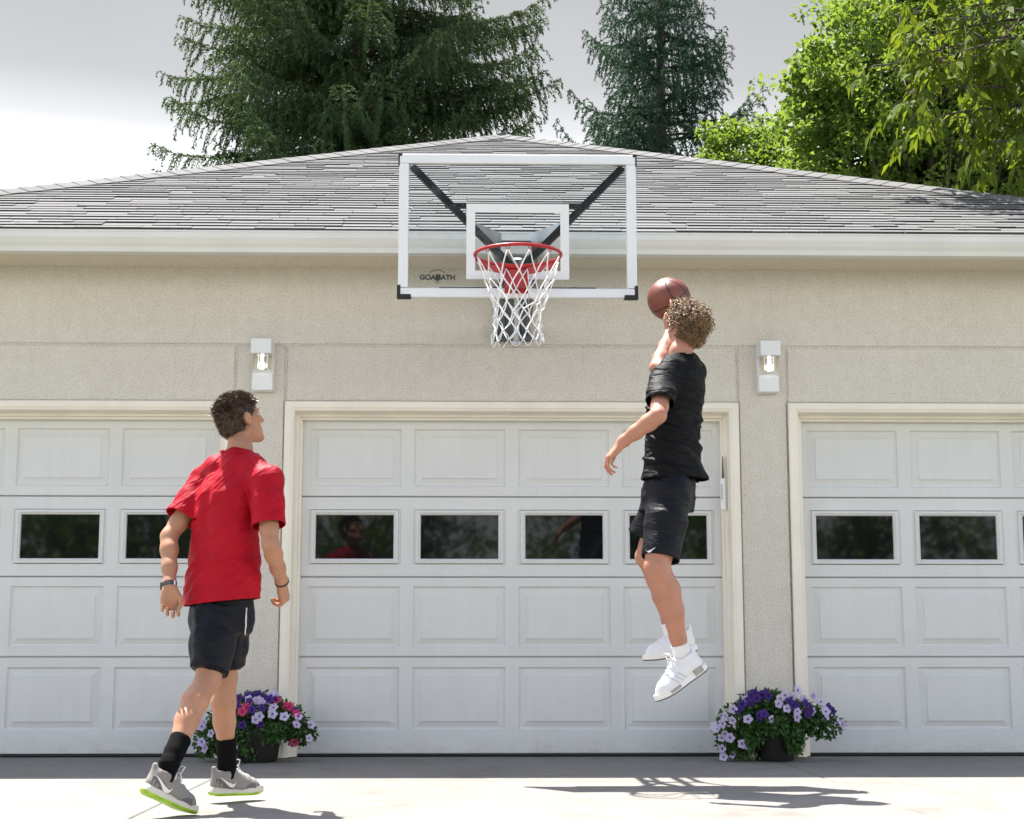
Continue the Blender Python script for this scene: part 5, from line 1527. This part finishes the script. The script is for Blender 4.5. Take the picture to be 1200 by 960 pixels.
        add_folds(me, lambda c: 0.0022 * math.sin(c.z * 260 + 3 * noise.noise(c * 12)) * max(0, noise.noise(c * 7) + 0.35))
        solidify(link_mesh('sock', me, M['sock_black'], p, True), 0.003)
    mats = dict(upper=M['shoe_grey'], mid=M['mid_grey'], out=M['lime'], lace=M['lace_white'], mark=M['foam_white'], dark=M['shoe_dark'])
    make_shoe(p, heelR, toeR, -1, mats, 'grey'); make_shoe(p, heelL, toeL, 1, mats, 'grey')
    # --- watch and bracelet
    def band(name, w, el, f, r, rad, mat_, wide):
        w = np.array(w); ax = (w - np.array(el)); ax /= np.linalg.norm(ax); c = lerp(w, el, f); a = np.cross(ax, (0, 1.0, 0.2)); a /= np.linalg.norm(a); b = np.cross(ax, a)
        mb = MB(); n = 28; prof = [(-wide, 0.0), (-wide, rad), (wide, rad), (wide, 0.0)]; vs = []
        for i in range(n):
            t_ = 2 * math.pi * i / n; d = a * math.cos(t_) + b * math.sin(t_)
            for q, h in prof: vs.append(tuple(c + ax * q + d * (r + h)))
        fs = []
        for i in range(n):
            j = (i + 1) % n
            for k in range(4): fs.append((i * 4 + k, i * 4 + (k + 1) % 4, j * 4 + (k + 1) % 4, j * 4 + k))
        mb.add(vs, fs); return mb, c, ax, a, b
    mb, c, ax, a, b = band('w', wrL, elL, 0.05, 0.0275, 0.003, None, 0.010); wt = mb.build('wristwatch', M['rubber'], p, smooth=True); auto_smooth(wt, 40)
    side = np.array([-0.9, 0.4, 0.0]); side -= ax * (side @ ax); side /= np.linalg.norm(side); t3 = np.cross(ax, side)
    cs = MB(); Mx = Matrix([[t3[i], ax[i], side[i], c[i] + side[i] * 0.033] for i in range(3)] + [[0, 0, 0, 1]]); cs.bbox(-0.018, 0.018, -0.019, 0.019, -0.006, 0.006, 0.003, M=Mx); cs.build('watch_case', M['rubber'], wt)
    s2 = np.array([0.75, -0.65, 0]); s2 -= ax * (s2 @ ax); s2 /= np.linalg.norm(s2); t3 = np.cross(ax, s2)
    cs = MB(); Mx = Matrix([[t3[i], ax[i], s2[i], c[i] + s2[i] * 0.0305] for i in range(3)] + [[0, 0, 0, 1]]); cs.bbox(-0.004, 0.004, -0.0105, 0.0105, -0.002, 0.002, 0.0008, M=Mx); cs.build('buckle', M['white'], wt)
    mb, *_ = band('b', wrR, elR, 0.06, 0.0285, 0.004, None, 0.004); auto_smooth(mb.build('bracelet', M['rubber'], p), 40)
    # --- hair: cropped sides, longer swept top
    S = Sculpt(head - 0.16, head + 0.17, 0.0042)
    E = lambda q, r: S.ell(head + Rm @ np.array(q), np.array(r), Rm, 0.01)
    E((0, -0.014, 0.036), (0.0775, 0.0985, 0.0885)); E((0, -0.045, -0.012), (0.062, 0.058, 0.062)); E((0, 0.012, 0.062), (0.064, 0.076, 0.052))
    S.cut(head + Rm @ np.array([0, 0.018, 0.0]), Rm @ np.array([0, 0.80, -0.60])); S.cut(head + Rm @ np.array([0, -0.07, -0.066]), Rm @ np.array([0, 0.35, -0.93]))
    for sx in (-1, 1): S.ell(head + Rm @ np.array([sx * 0.082, -0.002, -0.006]), (0.03, 0.026, 0.036), Rm, 0.006, True)
    me = S.mesh('hair', 2)
    add_folds(me, lambda c: 0.0022 * noise.noise(c * 120) + 0.002 * noise.noise(c * 45))
    hair = link_mesh('hair', me, M['hair_cap'], p, True); off = origin_of(hair)
    rnd = random.Random(3); Hf = Vector(Rm @ np.array([0, 1.0, 0])); loc = lambda c: Rm.T @ (np.array(c) - head)
    mb = MB()
    top = scalp_samples(me, off, 1500, rnd, lambda c, n: loc(c)[2] > 0.062)
    hair_blades(mb, rnd, top, 4, 0.020, 0.0012, Hf * 0.6, 0.5, 0.05, 0.14, 0.06)
    sd_ = scalp_samples(me, off, 3200, rnd, lambda c, n: loc(c)[2] <= 0.075)
    hair_blades(mb, rnd, sd_, 2, 0.015, 0.0010, -Hf * 0.35 + Vector((0, 0, -0.9)), 0.35, 0.0, 0.12, 0.05)
    crown_ = scalp_samples(me, off, 240, rnd, lambda c, n: loc(c)[1] < -0.065 and 0.045 < loc(c)[2] < 0.085)
    hair_blades(mb, rnd, crown_, 3, 0.024, 0.0012, -Hf * 1.0, 0.7, 0.0, 0.2, 0.08)
    mb.build('strands', M['hair_dark'], hair, fix=False)
    bw = MB()
    for sx in (-1, 1):
        q = [head + Rm @ np.array([sx * x_, y_, z_]) for x_, y_, z_ in ((0.012, 0.094, 0.030), (0.028, 0.092, 0.036), (0.046, 0.080, 0.031))]; bw.tube(q, [0.004, 0.0045, 0.002], 6)
    bw.build('eyebrows', M['hair_cap'], p)
    return p

# ------------------------------------------------------------------ person in black, jumping with the ball
def black_player():
    az = R(-50); F_, R_ = hdir(az); D0 = 7.8; up = np.array([0, 0, 1.0])
    C7 = A3(799, 419, 7.82); head = A3(803.5, 388, 7.86)
    shL, shR = A3(777, 447, 7.68), A3(812, 437, 7.98)
    elL, wrL = A3(771.5, 487, 7.46), A3(727, 520, 7.56)
    elR, wrR = A3(770, 431, 8.12), A3(786, 389, 8.36)
    hipL, hipR = A3(787, 566, 7.73), A3(791, 566, 7.92)
    knL, anL = A3(770, 664, 7.64), A3(800, 768, 7.74); knR, anR = A3(757.5, 652, 8.0), A3(790, 747, 8.02)
    heelL, toeL = A3(829.5, 784, 7.76), A3(771, 825.5, 7.70); heelR, toeR = A3(817, 763, 8.06), A3(755, 777.5, 7.98)
    pel = (hipL + hipR) / 2; base = np.array([pel[0], pel[1], min(toeL[2], toeR[2])])
    S = Sculpt(np.array([0.25, -2.80, 0.32]), np.array([1.12, -1.35, 2.60]), 0.0055)
    hf, hr = hdir(R(-38)); fwd = hf * math.cos(R(14)) + np.array([0, 0, math.sin(R(14))]); Rm = rot_from(fwd, (0, 0, 1))
    sculpt_head(S, head, Rm, 0.98)
    S.chain([C7 + up * -0.06, C7 + F_ * 0.01 + up * 0.03, head + Rm @ np.array([0, -0.022, -0.055])], [0.066, 0.052, 0.051], 0.02)
    chest = (shL + shR) / 2 + up * -0.10; waist = pel + up * 0.17
    for sh in (shL, shR): S.chain([C7 - up * 0.04, sh + up * 0.01], [0.05, 0.05], 0.03)
    for s_ in (-1, 1): S.chain([chest + R_ * 0.048 * s_, waist + R_ * 0.038 * s_, pel + R_ * 0.05 * s_], [0.078, 0.068, 0.078], 0.03)
    sculpt_arm(S, shL, elL, wrL, 0.98); sculpt_arm(S, shR, elR, wrR, 0.98)
    sculpt_hand(S, wrL, (-0.62, 0.10, -0.72), (-0.72, -0.15, 0.60), (0.05, 0.95, 0.0), (28, 42, 22), 7, 0.98, 0.3)
    sculpt_hand(S, wrR, (0.34, -0.08, 0.94), (0.3, -0.95, -0.1), (-1, 0.1, 0.2), (14, 20, 12), 9, 1.0, 0.1)
    sculpt_leg(S, hipL, knL, anL, np.array([0.97, -0.1, 0.2]), 1.15); sculpt_leg(S, hipR, knR, anR, np.array([0.97, 0.1, 0.2]), 1.02)
    for an, he, to in ((anL, heelL, toeL), (anR, heelR, toeR)):
        hx, X, Y, Z = foot_frame(he, to); S.chain([an, hx + X * 0.06 + Z * 0.05, hx + X * 0.2 + Z * 0.035], [0.034, 0.03, 0.022], 0.01)
    p = link_mesh('person', S.mesh('person', 2), M['skin_fair'], None, True, loc=base)
    tag(p, 'jumping person with curly light brown hair in black shirt and shorts and white shoes', 'person')
    eyes_of(p, head, Rm, [M['eye_w'], M['iris']])
    ca, sa = math.cos(az), abs(math.sin(az))
    def sec(px0, px1, py, d, b):
        w = A3((px0 + px1) / 2, py, d); half = abs(A3(px1, py, d)[0] - A3(px0, py, d)[0]) / 2
        a = math.sqrt(max(0.05 ** 2, half ** 2 - (b * sa) ** 2)) / ca
        return (w[2], w[0], w[1], a, b)
    S = Sculpt(np.array([0.30, -2.85, 1.25]), np.array([1.12, -1.40, 2.32]), 0.0050)
    hz = A3(790, 562, 7.82); hn = (0.04, 0, -1.0); hemL = lerp(shL, elL, 0.62); hemR = lerp(shR, elR, 0.62); nL = (elL - shL) * 0.6 + np.array([-0.02, 0.03, -0.14]); ncl = (C7 + up * 0.010, (-0.10, -0.10, 1))
    S.loft([sec(750, 829, 580, 7.82, 0.136), sec(752, 827, 562, 7.82, 0.134), sec(755, 821, 540, 7.82, 0.120), sec(757, 819, 515, 7.82, 0.110), sec(758, 822, 485, 7.82, 0.118), sec(761, 827, 455, 7.82, 0.120), sec(769, 826, 436, 7.82, 0.105), sec(780, 818, 424, 7.82, 0.08)], az, 0.02, 2.2, (hz, hn))
    S.chain([C7 - up * 0.035, lerp(C7, shL, 0.5) + up * 0.008, shL + up * 0.014], [0.058, 0.058, 0.062], 0.035)
    S.chain([shL + up * 0.004, lerp(shL, elL, 0.4), lerp(shL, elL, 0.90)], [0.070, 0.068, 0.073], 0.022, (hemL, nL))
    S.chain([C7 - up * 0.035, lerp(C7, shR, 0.5) + up * 0.008, shR + up * 0.010], [0.058, 0.058, 0.062], 0.035)
    S.chain([shR, lerp(shR, elR, 0.4), lerp(shR, elR, 0.85)], [0.070, 0.066, 0.070], 0.022, (hemR, elR - shR))
    S.cone(C7 - up * 0.05, C7 + F_ * 0.02 + up * 0.055, 0.076, 0.060, 0.02, False, ncl)
    me = S.mesh('shirt', 2)
    open_hems(me, [(hz, hn, 0.42), (hemL, nL, 0.115), (hemR, elR - shR, 0.115), (ncl[0], ncl[1], 0.10)])
    zt0 = A3(790, 562, 7.82)[2]
    def fold(c):
        zt = c.z - zt0; mid_ = max(0.15, 1 - abs(zt - 0.22) / 0.30)
        d1 = (Vector((0.95, -0.1, -0.25)), Vector((0.25, 0, 0.95)), Vector((0.1, 1, 0)))
        v = 0.004 * mid_ * ridge(c, d1, (2.6, 15.0, 3.5), 4.4) + 0.021 * mid_ * crease(c, d1, (1.8, 8.5, 2.5), 4.4) + 0.010 * mid_ * crease(c, d1, (4, 19.0, 5), 1.4, 0.2) + 0.003 * noise.noise(c * 10)
        tail = max(0, 1 - zt / 0.09); e_ = max(0, ((c.x - A3(800, 560, 7.82)[0]) * 1.0) / 0.1)
        return v + 0.022 * tail * min(1.5, e_)
    add_folds(me, fold)
    so_ = link_mesh('shirt', me, M['black_knit'], p, True); solidify(so_, 0.0035)
    # shorts
    S = Sculpt(np.array([0.30, -2.85, 0.90]), np.array([1.12, -1.45, 1.75]), 0.0060)
    S.loft([sec(749, 812, 600, 7.82, 0.128), sec(751, 815, 582, 7.82, 0.122), sec(755, 815, 566, 7.82, 0.108), sec(760, 811, 545, 7.82, 0.092)], az, 0.03, 2.2, (A3(785, 548, 7.82), (0, 0, 1)))
    hl = A3(773.5, 655, 7.66); hr_ = A3(757, 629, 8.0); nl_ = (hl - hipL) + np.array([0.0, 0, 0.02]); nr_ = (hr_ - hipR) + np.array([0.03, 0, 0])
    S.chain([hipL - up * 0.03, lerp(hipL - up * 0.03, hl, 0.5), hl + (hl - hipL) * 0.2], [0.100, 0.098, 0.090], 0.03, (hl, nl_))
    S.chain([hipR - up * 0.03, lerp(hipR - up * 0.03, hr_, 0.5), hr_ + (hr_ - hipR) * 0.2], [0.098, 0.096, 0.096], 0.03, (hr_, nr_))
    me = S.mesh('shorts', 2)
    open_hems(me, [(hl, nl_, 0.13), (hr_, nr_, 0.13), (A3(785, 548, 7.82), (0, 0, 1), 0.3)])
    def fold(c):
        d1 = (Vector((0.9, -0.1, -0.35)), Vector((0.35, 0, 0.9)), Vector((0.1, 1, 0)))
        return 0.004 * ridge(c, d1, (2.4, 11.0, 3.5), 9.4) + 0.012 * crease(c, d1, (2.2, 8.0, 3), 3.4) + 0.003 * noise.noise(c * 12)
    add_folds(me, fold)
    sh_ = link_mesh('shorts', me, M['black_satin'], p, True); solidify(sh_, 0.003)
    bvh = world_bvh(sh_)
    o = A3(764, 645, 7.45); decal_strip(bvh, swoosh_rows(o, Vector((-1, 0, 0.1)), Vector((0.0, 0, 1)), 0.045) if False else swoosh_rows(A3(757, 645.5, 7.45), Vector((1, 0, 0.02)), Vector((0, 0, 1)), 0.048), (0, -1, 0), 0.0025).build('emblem', M['white'], sh_, smooth=True)
    seam = [A3(771, 580, 7.5), A3(769, 610, 7.5), A3(767, 650, 7.5)]
    # socks, shoes
    for an, kn, f0, he, to in ((anL, knL, 0.87, heelL, toeL), (anR, knR, 0.81, heelR, toeR)):
        hx, X, Y, Z = foot_frame(he, to); ins = hx + X * 0.078 + Z * 0.075
        S = Sculpt(np.minimum(an, kn) - 0.13, np.maximum(an, kn) + 0.13, 0.005)
        S.chain([lerp(kn, an, f0 - 0.05), lerp(kn, an, 0.95), an, ins], [0.0430, 0.0430, 0.042, 0.037], 0.012, (lerp(kn, an, f0), kn - an))
        me = S.mesh('sock', 2); open_hems(me, [(lerp(kn, an, f0), kn - an, 0.09)], 0.005)
        add_folds(me, lambda c: 0.0018 * math.sin(c.z * 300 + 3 * noise.noise(c * 12)) * max(0, noise.noise(c * 9) + 0.3))
        solidify(link_mesh('sock', me, M['sock_white'], p, True), 0.003)
    mats = dict(upper=M['shoe_white'], mid=M['foam_white'], out=M['dark_steel'], lace=M['lace_white'], stripe=M['stripe_grey'], plug=M['plug'])
    make_shoe(p, heelL, toeL, 1, mats, 'white'); make_shoe(p, heelR, toeR, -1, mats, 'white')
    # curly hair
    S = Sculpt(head - 0.17, head + 0.18, 0.0045)
    E = lambda q, r: S.ell(head + Rm @ np.array(q), np.array(r), Rm, 0.012)
    E((0, -0.016, 0.040), (0.079, 0.099, 0.090)); E((0, -0.043, -0.008), (0.069, 0.062, 0.064)); E((0, 0.022, 0.088), (0.062, 0.068, 0.050))
    S.cut(head + Rm @ np.array([0, 0.026, 0.0]), Rm @ np.array([0, 0.82, -0.57])); S.cut(head + Rm @ np.array([0, -0.07, -0.066]), Rm @ np.array([0, 0.35, -0.93]))
    for sx in (-1, 1): S.ell(head + Rm @ np.array([sx * 0.088, 0.006, -0.010]), (0.034, 0.026, 0.036), Rm, 0.006, True)
    me = S.mesh('hair', 2); add_folds(me, lambda c: 0.006 * noise.noise(c * 38) + 0.003 * noise.noise(c * 90))
    hair = link_mesh('hair', me, M['hair_blond_cap'], p, True); off = origin_of(hair); rnd = random.Random(8)
    loc = lambda c: Rm.T @ (np.array(c) - head)
    mb = MB()
    for c, n in scalp_samples(me, off, 900, rnd, lambda c, n: True):
        L_ = loc(c); top = max(0, min(1, (L_[2] + 0.02) / 0.09))
        d = (n * 0.8 + Vector((rnd.gauss(0, .5), rnd.gauss(0, .5), rnd.gauss(0, .4) + 0.1 * top - 0.25 * (1 - top)))).normalized()
        ln = (0.020 + 0.024 * top) * rnd.uniform(0.6, 1.3); rc = rnd.uniform(0.007, 0.0145); turns = rnd.uniform(1.0, 2.2)
        a = d.orthogonal().normalized(); b = d.cross(a); ph = rnd.uniform(0, 6.28); pts = []; m = 13
        for i in range(m):
            t_ = i / (m - 1); rr = rc * (0.5 + 0.7 * t_)
            pts.append(c - n * 0.004 + d * ln * t_ + (a * math.cos(ph + turns * 6.28 * t_) + b * math.sin(ph + turns * 6.28 * t_)) * rr + Vector((0, 0, -0.008 * t_ * t_)))
        w = rnd.uniform(0.0017, 0.0033)
        mb.tube(pts, [w * (1.0 - 0.55 * (i / (m - 1))) for i in range(m)], 4)
    mb.build('curls', M['hair_blond'], hair, smooth=True, fix=False)
    bw = MB()
    for sx in (-1, 1):
        q = [head + Rm @ np.array([sx * x_, y_, z_]) for x_, y_, z_ in ((0.012, 0.092, 0.030), (0.028, 0.090, 0.036), (0.046, 0.078, 0.031))]; bw.tube(q, [0.004, 0.0045, 0.002], 6)
    bw.build('eyebrows', M['hair_blond_cap'], p)
    return p
red_player()
black_player()

# ------------------------------------------------------------------ the ball
def basketball():
    c = W(784, 350.5, 8.5); r = 0.1195
    t = NT('ball_leather'); v = t.coord(); vo = t.new('TexVoronoi'); vo.inputs['Scale'].default_value = 330; t.l(v, vo.inputs['Vector'])
    n = t.noise(v, 12, 4, 0.6); t.set(Base_Color=t.ramp(n, [(0.3, (0.17, 0.043, 0.026)), (0.7, (0.225, 0.062, 0.038))]), Roughness=0.42); t.bump(vo.outputs['Distance'], 0.5, 0.0015)
    M['ball'] = t.mat; M['seam'] = simple('ball_seam', (0.012, 0.01, 0.01), 0.5)
    n_, m_ = 192, 112; Rq = (Matrix.Rotation(R(-38), 3, 'Y') @ Matrix.Rotation(R(20), 3, 'X') @ Matrix.Rotation(R(40), 3, 'Z'))
    V = []; 
    def seam(d):
        w = min(abs(d.x), abs(d.z), abs(abs(d.y) - math.sqrt(max(0.0, 0.42 + 0.22 * (d.x * d.x - d.z * d.z)))))
        return w
    for i in range(m_ + 1):
        th = math.pi * i / m_
        for k in range(n_):
            ph = 2 * math.pi * k / n_; d = Vector((math.sin(th) * math.cos(ph), math.sin(th) * math.sin(ph), math.cos(th)))
            s = seam(d); V.append(c + (Rq @ d) * (r - 0.0018 * max(0, 1 - s / 0.03)))
    mb = MB(); fs = []; mi = []
    for i in range(m_):
        for k in range(n_):
            k2 = (k + 1) % n_; th = math.pi * (i + .5) / m_; ph = 2 * math.pi * (k + .5) / n_
            d = Vector((math.sin(th) * math.cos(ph), math.sin(th) * math.sin(ph), math.cos(th)))
            fs.append([i * n_ + k, (i + 1) * n_ + k, (i + 1) * n_ + k2, i * n_ + k2]); mi.append(1 if seam(d) < 0.022 else 0)
    mb.v = [tuple(q) for q in V]; mb.f = fs; mb.m = mi
    o = mb.build('basketball', [M['ball'], M['seam']], None, smooth=True, loc=c, fix=False)
    tag(o, 'brown leather basketball with black seams in the air above the jumping player', 'basketball')
basketball()
# ================================================================== flower pots
M['petunia_leaf'] = mat_leaf('petunia_leaves', (0.032, 0.085, 0.022), (0.085, 0.17, 0.05), 0.3)
def petal_mat(name, c0, c1):
    t = NT(name); geo = t.new('NewGeometry'); oi = t.new('ObjectInfo')
    t.set(Base_Color=t.ramp(oi.outputs['Random'], [(0, c0), (1, c1)]), Roughness=0.6)
    tl = t.new('BsdfTranslucent'); tl.inputs['Color'].default_value = (*c1, 1); m = t.new('MixShader'); m.inputs[0].default_value = 0.3
    t.l(t.p.outputs[0], m.inputs[1]); t.l(tl.outputs[0], m.inputs[2]); t.l(m.outputs[0], t.out.inputs['Surface']); return t.mat
M['petal_lilac'] = petal_mat('lilac_petal', (0.56, 0.46, 0.72), (0.74, 0.66, 0.86)); M['petal_purple'] = petal_mat('purple_petal', (0.045, 0.012, 0.16), (0.075, 0.02, 0.24))
M['petal_pink'] = petal_mat('pink_petal', (0.60, 0.035, 0.13), (0.70, 0.07, 0.20)); M['throat'] = simple('flower_throat', (0.035, 0.012, 0.05), 0.7)
M['pot'] = simple('dark_brown_pot', (0.010, 0.008, 0.007), 0.6, 0.25, 20.0)
def flower_mesh(seed, s=1.0):
    r_ = random.Random(seed); mb = MB(); n = 20; rings = []
    prof = [(0.0035, 0.0), (0.006, 0.010), (0.013, 0.017), (0.022, 0.0195), (0.029, 0.017)]
    vs = []
    for q, (rr, zz) in enumerate(prof):
        for k in range(n):
            a = 2 * math.pi * k / n; lobe = 1 + 0.15 * math.cos(5 * a) * (q / 4) ** 2 + r_.uniform(-0.03, 0.03) * (q / 4)
            wv = 0.003 * math.cos(5 * a + 1.0) * (q / 4) + r_.uniform(-0.001, 0.001)
            vs.append(Vector((rr * lobe * math.cos(a), rr * lobe * math.sin(a), zz + wv)) * s)
    fs = []; mi = []
    for q in range(4):
        for k in range(n):
            k2 = (k + 1) % n; fs.append((q * n + k, q * n + k2, (q + 1) * n + k2, (q + 1) * n + k)); mi.append(1 if q < 1 else 0)
    fs.append(tuple(range(n - 1, -1, -1))); mi.append(1)
    b = len(mb.v); mb.v += [tuple(v) for v in vs]; mb.f += [list(f) for f in fs]; mb.m += mi
    mb.tube([(0, 0, 0.001), (0, 0.002, -0.03 * s)], [0.003, 0.002], 5, 0)
    return mb.mesh('flower')
FL = {}
for cn in ('lilac', 'purple', 'pink'):
    FL[cn] = []
    for i in range(3):
        me = flower_mesh(i + hash(cn) % 7 * 0 + len(cn), 1.0)
        me.materials.append(M['petal_' + cn]); me.materials.append(M['throat'] if cn != 'pink' else M['petal_pink']); me.polygons.foreach_set('use_smooth', [True] * len(me.polygons)); FL[cn].append(me)
def flower_pot(cpx, cpy, d, pr, ph, lobes, flowers, label, seed, nleaf):
    r_ = random.Random(seed); nr = np.random.default_rng(seed)
    b = W(cpx, cpy, d); b.z = 0.0
    t_ = empty('flower_pot', b, label, 'flower pot', 'potted petunias beside the door columns')
    mb = MB(); mb.lathe(b, [(pr * 0.74, 0.001), (pr * 0.78, 0.012), (pr * 0.93, ph * 0.75), (pr * 0.95, ph * 0.84), (pr * 1.02, ph * 0.85), (pr * 1.03, ph * 0.98), (pr * 0.97, ph), (pr * 0.93, ph * 0.97), (pr * 0.90, ph * 0.86)], 32)
    auto_smooth(mb.build('pot', M['pot'], t_), 35)
    # leafy mound: lobes in photo-measured positions
    P, D, N, L = [], [], [], []; stems = MB(); surf = []
    for (px, py, dd, rx, ry, rz, wgt) in lobes:
        c = np.array(W(px, py, dd)); rad = np.array([rx, ry, rz]); k = int(nleaf * wgt)
        dv = unit(nr.normal(0, 1, (k, 3))); rr = nr.uniform(0.15, 1.0, k) ** 0.5
        pp = c + dv * rr[:, None] * rad
        ok = (pp[:, 2] > 0.02) & (((pp[:, 0] - b.x) ** 2 + (pp[:, 1] - b.y) ** 2 > (pr * 1.02) ** 2) | (pp[:, 2] > ph * 0.95))
        pp = pp[ok]; dv = dv[ok]; m = len(pp)
        P.append(pp); D.append(unit(dv * 0.9 + nr.normal(0, 0.5, (m, 3)) + np.array([0, 0, -0.15]))); N.append(unit(np.array([0, -0.4, 0.9]) + nr.normal(0, 0.5, (m, 3)))); L.append(nr.uniform(0.020, 0.042, m))
        for _ in range(26):
            e = c + unit(nr.normal(0, 1, 3)) * rad * nr.uniform(0.7, 1.08); 
            if e[2] < 0.03: continue
            s0 = np.array([b.x + r_.uniform(-pr, pr) * 0.6, b.y + r_.uniform(-pr, pr) * 0.5, ph]); mid_ = (s0 + e) / 2 + np.array([0, 0, 0.05])
            stems.tube([tuple(s0), tuple(mid_), tuple(e)], [0.0025, 0.002, 0.0015], 4)
            q = e + unit(nr.normal(0, 1, (6, 3))) * 0.02; P.append(q); D.append(unit(nr.normal(0, 1, (6, 3)) + (e - c) * 4)); N.append(unit(np.array([0, -0.3, 1.0]) + nr.normal(0, 0.4, (6, 3)))); L.append(nr.uniform(0.02, 0.035, 6))
    P, D, N, L = map(np.concatenate, (P, D, N, L))
    V, F = leaf_quads(P, D, N, L, L * 0.55, 0.15)
    fo = link_mesh('foliage', np_mesh('foliage', V, F), M['petunia_leaf'], t_)
    stems.build('stems', M['petunia_leaf'], t_, fix=False)
    off = origin_of(t_)
    for (px, py, dd, cn, s_) in flowers:
        o = bpy.data.objects.new('flower', FL[cn][r_.randrange(3)]); best = dd
        for d_ in np.arange(9.40, 9.95, 0.008):
            w_ = np.array(W(px, py, d_))
            if any((((w_ - np.array(W(l[0], l[1], l[2]))) / (np.array(l[3:6]) * 1.0)) ** 2).sum() < 1 for l in lobes): best = d_ - r_.uniform(0.0, 0.03); break
        q = W(px, py, best)
        o.parent = t_; o.location = q - off
        nrm = Vector((r_.gauss(0, .35) + (px - cpx) * 0.010, -1.0, r_.gauss(0.25, .3))).normalized()
        o.rotation_euler = nrm.to_track_quat('Z', 'Y').to_euler(); o.scale = (s_ * r_.uniform(0.9, 1.1),) * 3; COL.objects.link(o)
rf = random.Random(44)
right = [(860, 815 + 0, .05, 'lilac')]
fl = []
S_ = lambda x, y: (830 + x / 7.06, 790 + y / 7.06)
for x, y, cn in ((735, 140, 'lilac'), (860, 182, 'lilac'), (682, 192, 'lilac'), (588, 204, 'lilac'), (634, 178, 'lilac'), (793, 212, 'lilac'), (648, 292, 'lilac'), (722, 358, 'lilac'), (850, 306, 'lilac'), (968, 318, 'lilac'), (965, 362, 'lilac'), (1098, 415, 'lilac'), (1068, 402, 'lilac'),
                 (512, 375, 'lilac'), (328, 380, 'lilac'), (210, 380, 'lilac'), (490, 545, 'lilac'), (148, 495, 'lilac'), (75, 462, 'lilac'), (316, 590, 'lilac'), (282, 578, 'lilac'), (122, 618, 'lilac'), (215, 672, 'lilac'), (130, 690, 'lilac'), (112, 530, 'lilac'), (125, 410, 'lilac'), (206, 290, 'lilac'), (150, 350, 'lilac'), (310, 205, 'lilac'), (185, 530, 'lilac'), (60, 440, 'lilac'), (922, 232, 'lilac'), (735, 316, 'lilac'), (575, 250, 'lilac'),
                 (365, 185, 'purple'), (405, 205, 'purple'), (345, 205, 'purple'), (475, 165, 'purple'), (500, 180, 'purple'), (335, 250, 'purple'), (285, 255, 'purple'), (255, 305, 'purple'), (670, 232, 'purple'), (720, 265, 'purple'), (690, 262, 'purple'), (800, 255, 'purple'), (815, 330, 'purple'), (830, 300, 'purple'), (430, 350, 'purple'), (455, 340, 'purple'), (420, 375, 'purple'), (985, 275, 'purple'), (1020, 310, 'purple'), (450, 175, 'purple'), (380, 165, 'purple')):
    px, py = S_(x, y); fl.append((px, py, 9.62 + rf.uniform(0, 0.10) + abs(px - 905) * 0.0012 + (0.12 if y < 230 else 0.0) + (0.08 if cn == 'purple' else 0), cn, 0.92))
flower_pot(908, 893, 9.80, 0.150, 0.195,
           [(905, 838, 9.80, 0.22, 0.17, 0.13, 0.30), (870, 855, 9.78, 0.17, 0.15, 0.17, 0.25), (935, 842, 9.80, 0.19, 0.15, 0.10, 0.18), (860, 872, 9.76, 0.10, 0.11, 0.09, 0.10), (965, 850, 9.80, 0.12, 0.10, 0.075, 0.08), (893, 822, 9.86, 0.15, 0.12, 0.07, 0.09), (932, 868, 9.64, 0.055, 0.05, 0.07, 0.06), (883, 862, 9.63, 0.06, 0.05, 0.08, 0.07), (905, 852, 9.62, 0.10, 0.05, 0.045, 0.06)],
           fl, 'dark pot of lilac and purple petunias at the right column of the centre door', 61, 4200)
fl = []
S_ = lambda x, y: (230 + x / 8.0, 790 + y / 8.0)
for x, y, cn in ((725, 325, 'lilac'), (712, 380, 'lilac'), (828, 410, 'lilac'), (553, 430, 'lilac'), (585, 400, 'lilac'), (580, 250, 'lilac'), (705, 205, 'lilac'), (930, 482, 'lilac'), (785, 625, 'lilac'), (1065, 480, 'lilac'), (558, 812, 'lilac'), (362, 695, 'lilac'), (955, 405, 'lilac'), (1050, 605, 'lilac'), (62, 495, 'lilac'), (60, 640, 'lilac'), (85, 455, 'lilac'), (505, 240, 'lilac'), (610, 262, 'lilac'), (735, 210, 'lilac'), (150, 560, 'lilac'), (95, 700, 'lilac'),
                 (435, 355, 'pink'), (475, 318, 'pink'), (752, 250, 'pink'), (850, 300, 'pink'), (935, 375, 'pink'), (912, 640, 'pink'), (865, 310, 'pink'),
                 (415, 235, 'purple'), (490, 212, 'purple'), (560, 200, 'purple'), (585, 205, 'purple'), (385, 310, 'purple'), (520, 340, 'purple'), (505, 265, 'purple'), (640, 240, 'purple'), (690, 245, 'purple'), (435, 485, 'purple'), (605, 330, 'purple'), (925, 355, 'purple'), (600, 480, 'purple'), (720, 240, 'purple')):
    px, py = S_(x, y); fl.append((px, py, 9.62 + rf.uniform(0, 0.10) + abs(px - 300) * 0.001 + (0.10 if y < 260 else 0.0), cn, 0.92))
flower_pot(302, 891, 9.78, 0.150, 0.195,
           [(300, 840, 9.80, 0.20, 0.17, 0.15, 0.32), (270, 855, 9.78, 0.17, 0.14, 0.14, 0.24), (328, 845, 9.80, 0.17, 0.15, 0.11, 0.20), (248, 868, 9.78, 0.11, 0.10, 0.10, 0.10), (350, 858, 9.80, 0.10, 0.10, 0.07, 0.08), (285, 870, 9.66, 0.09, 0.08, 0.10, 0.07), (318, 860, 9.64, 0.07, 0.05, 0.05, 0.06)],
           fl, 'dark pot of lilac and pink petunias behind the legs of the person in red', 62, 4000)
# a few dropped petals and leaves on the apron
for (px, py, lab) in ((861, 895.5, 'fallen leaf'), (905, 897, 'fallen leaf')):
    pass
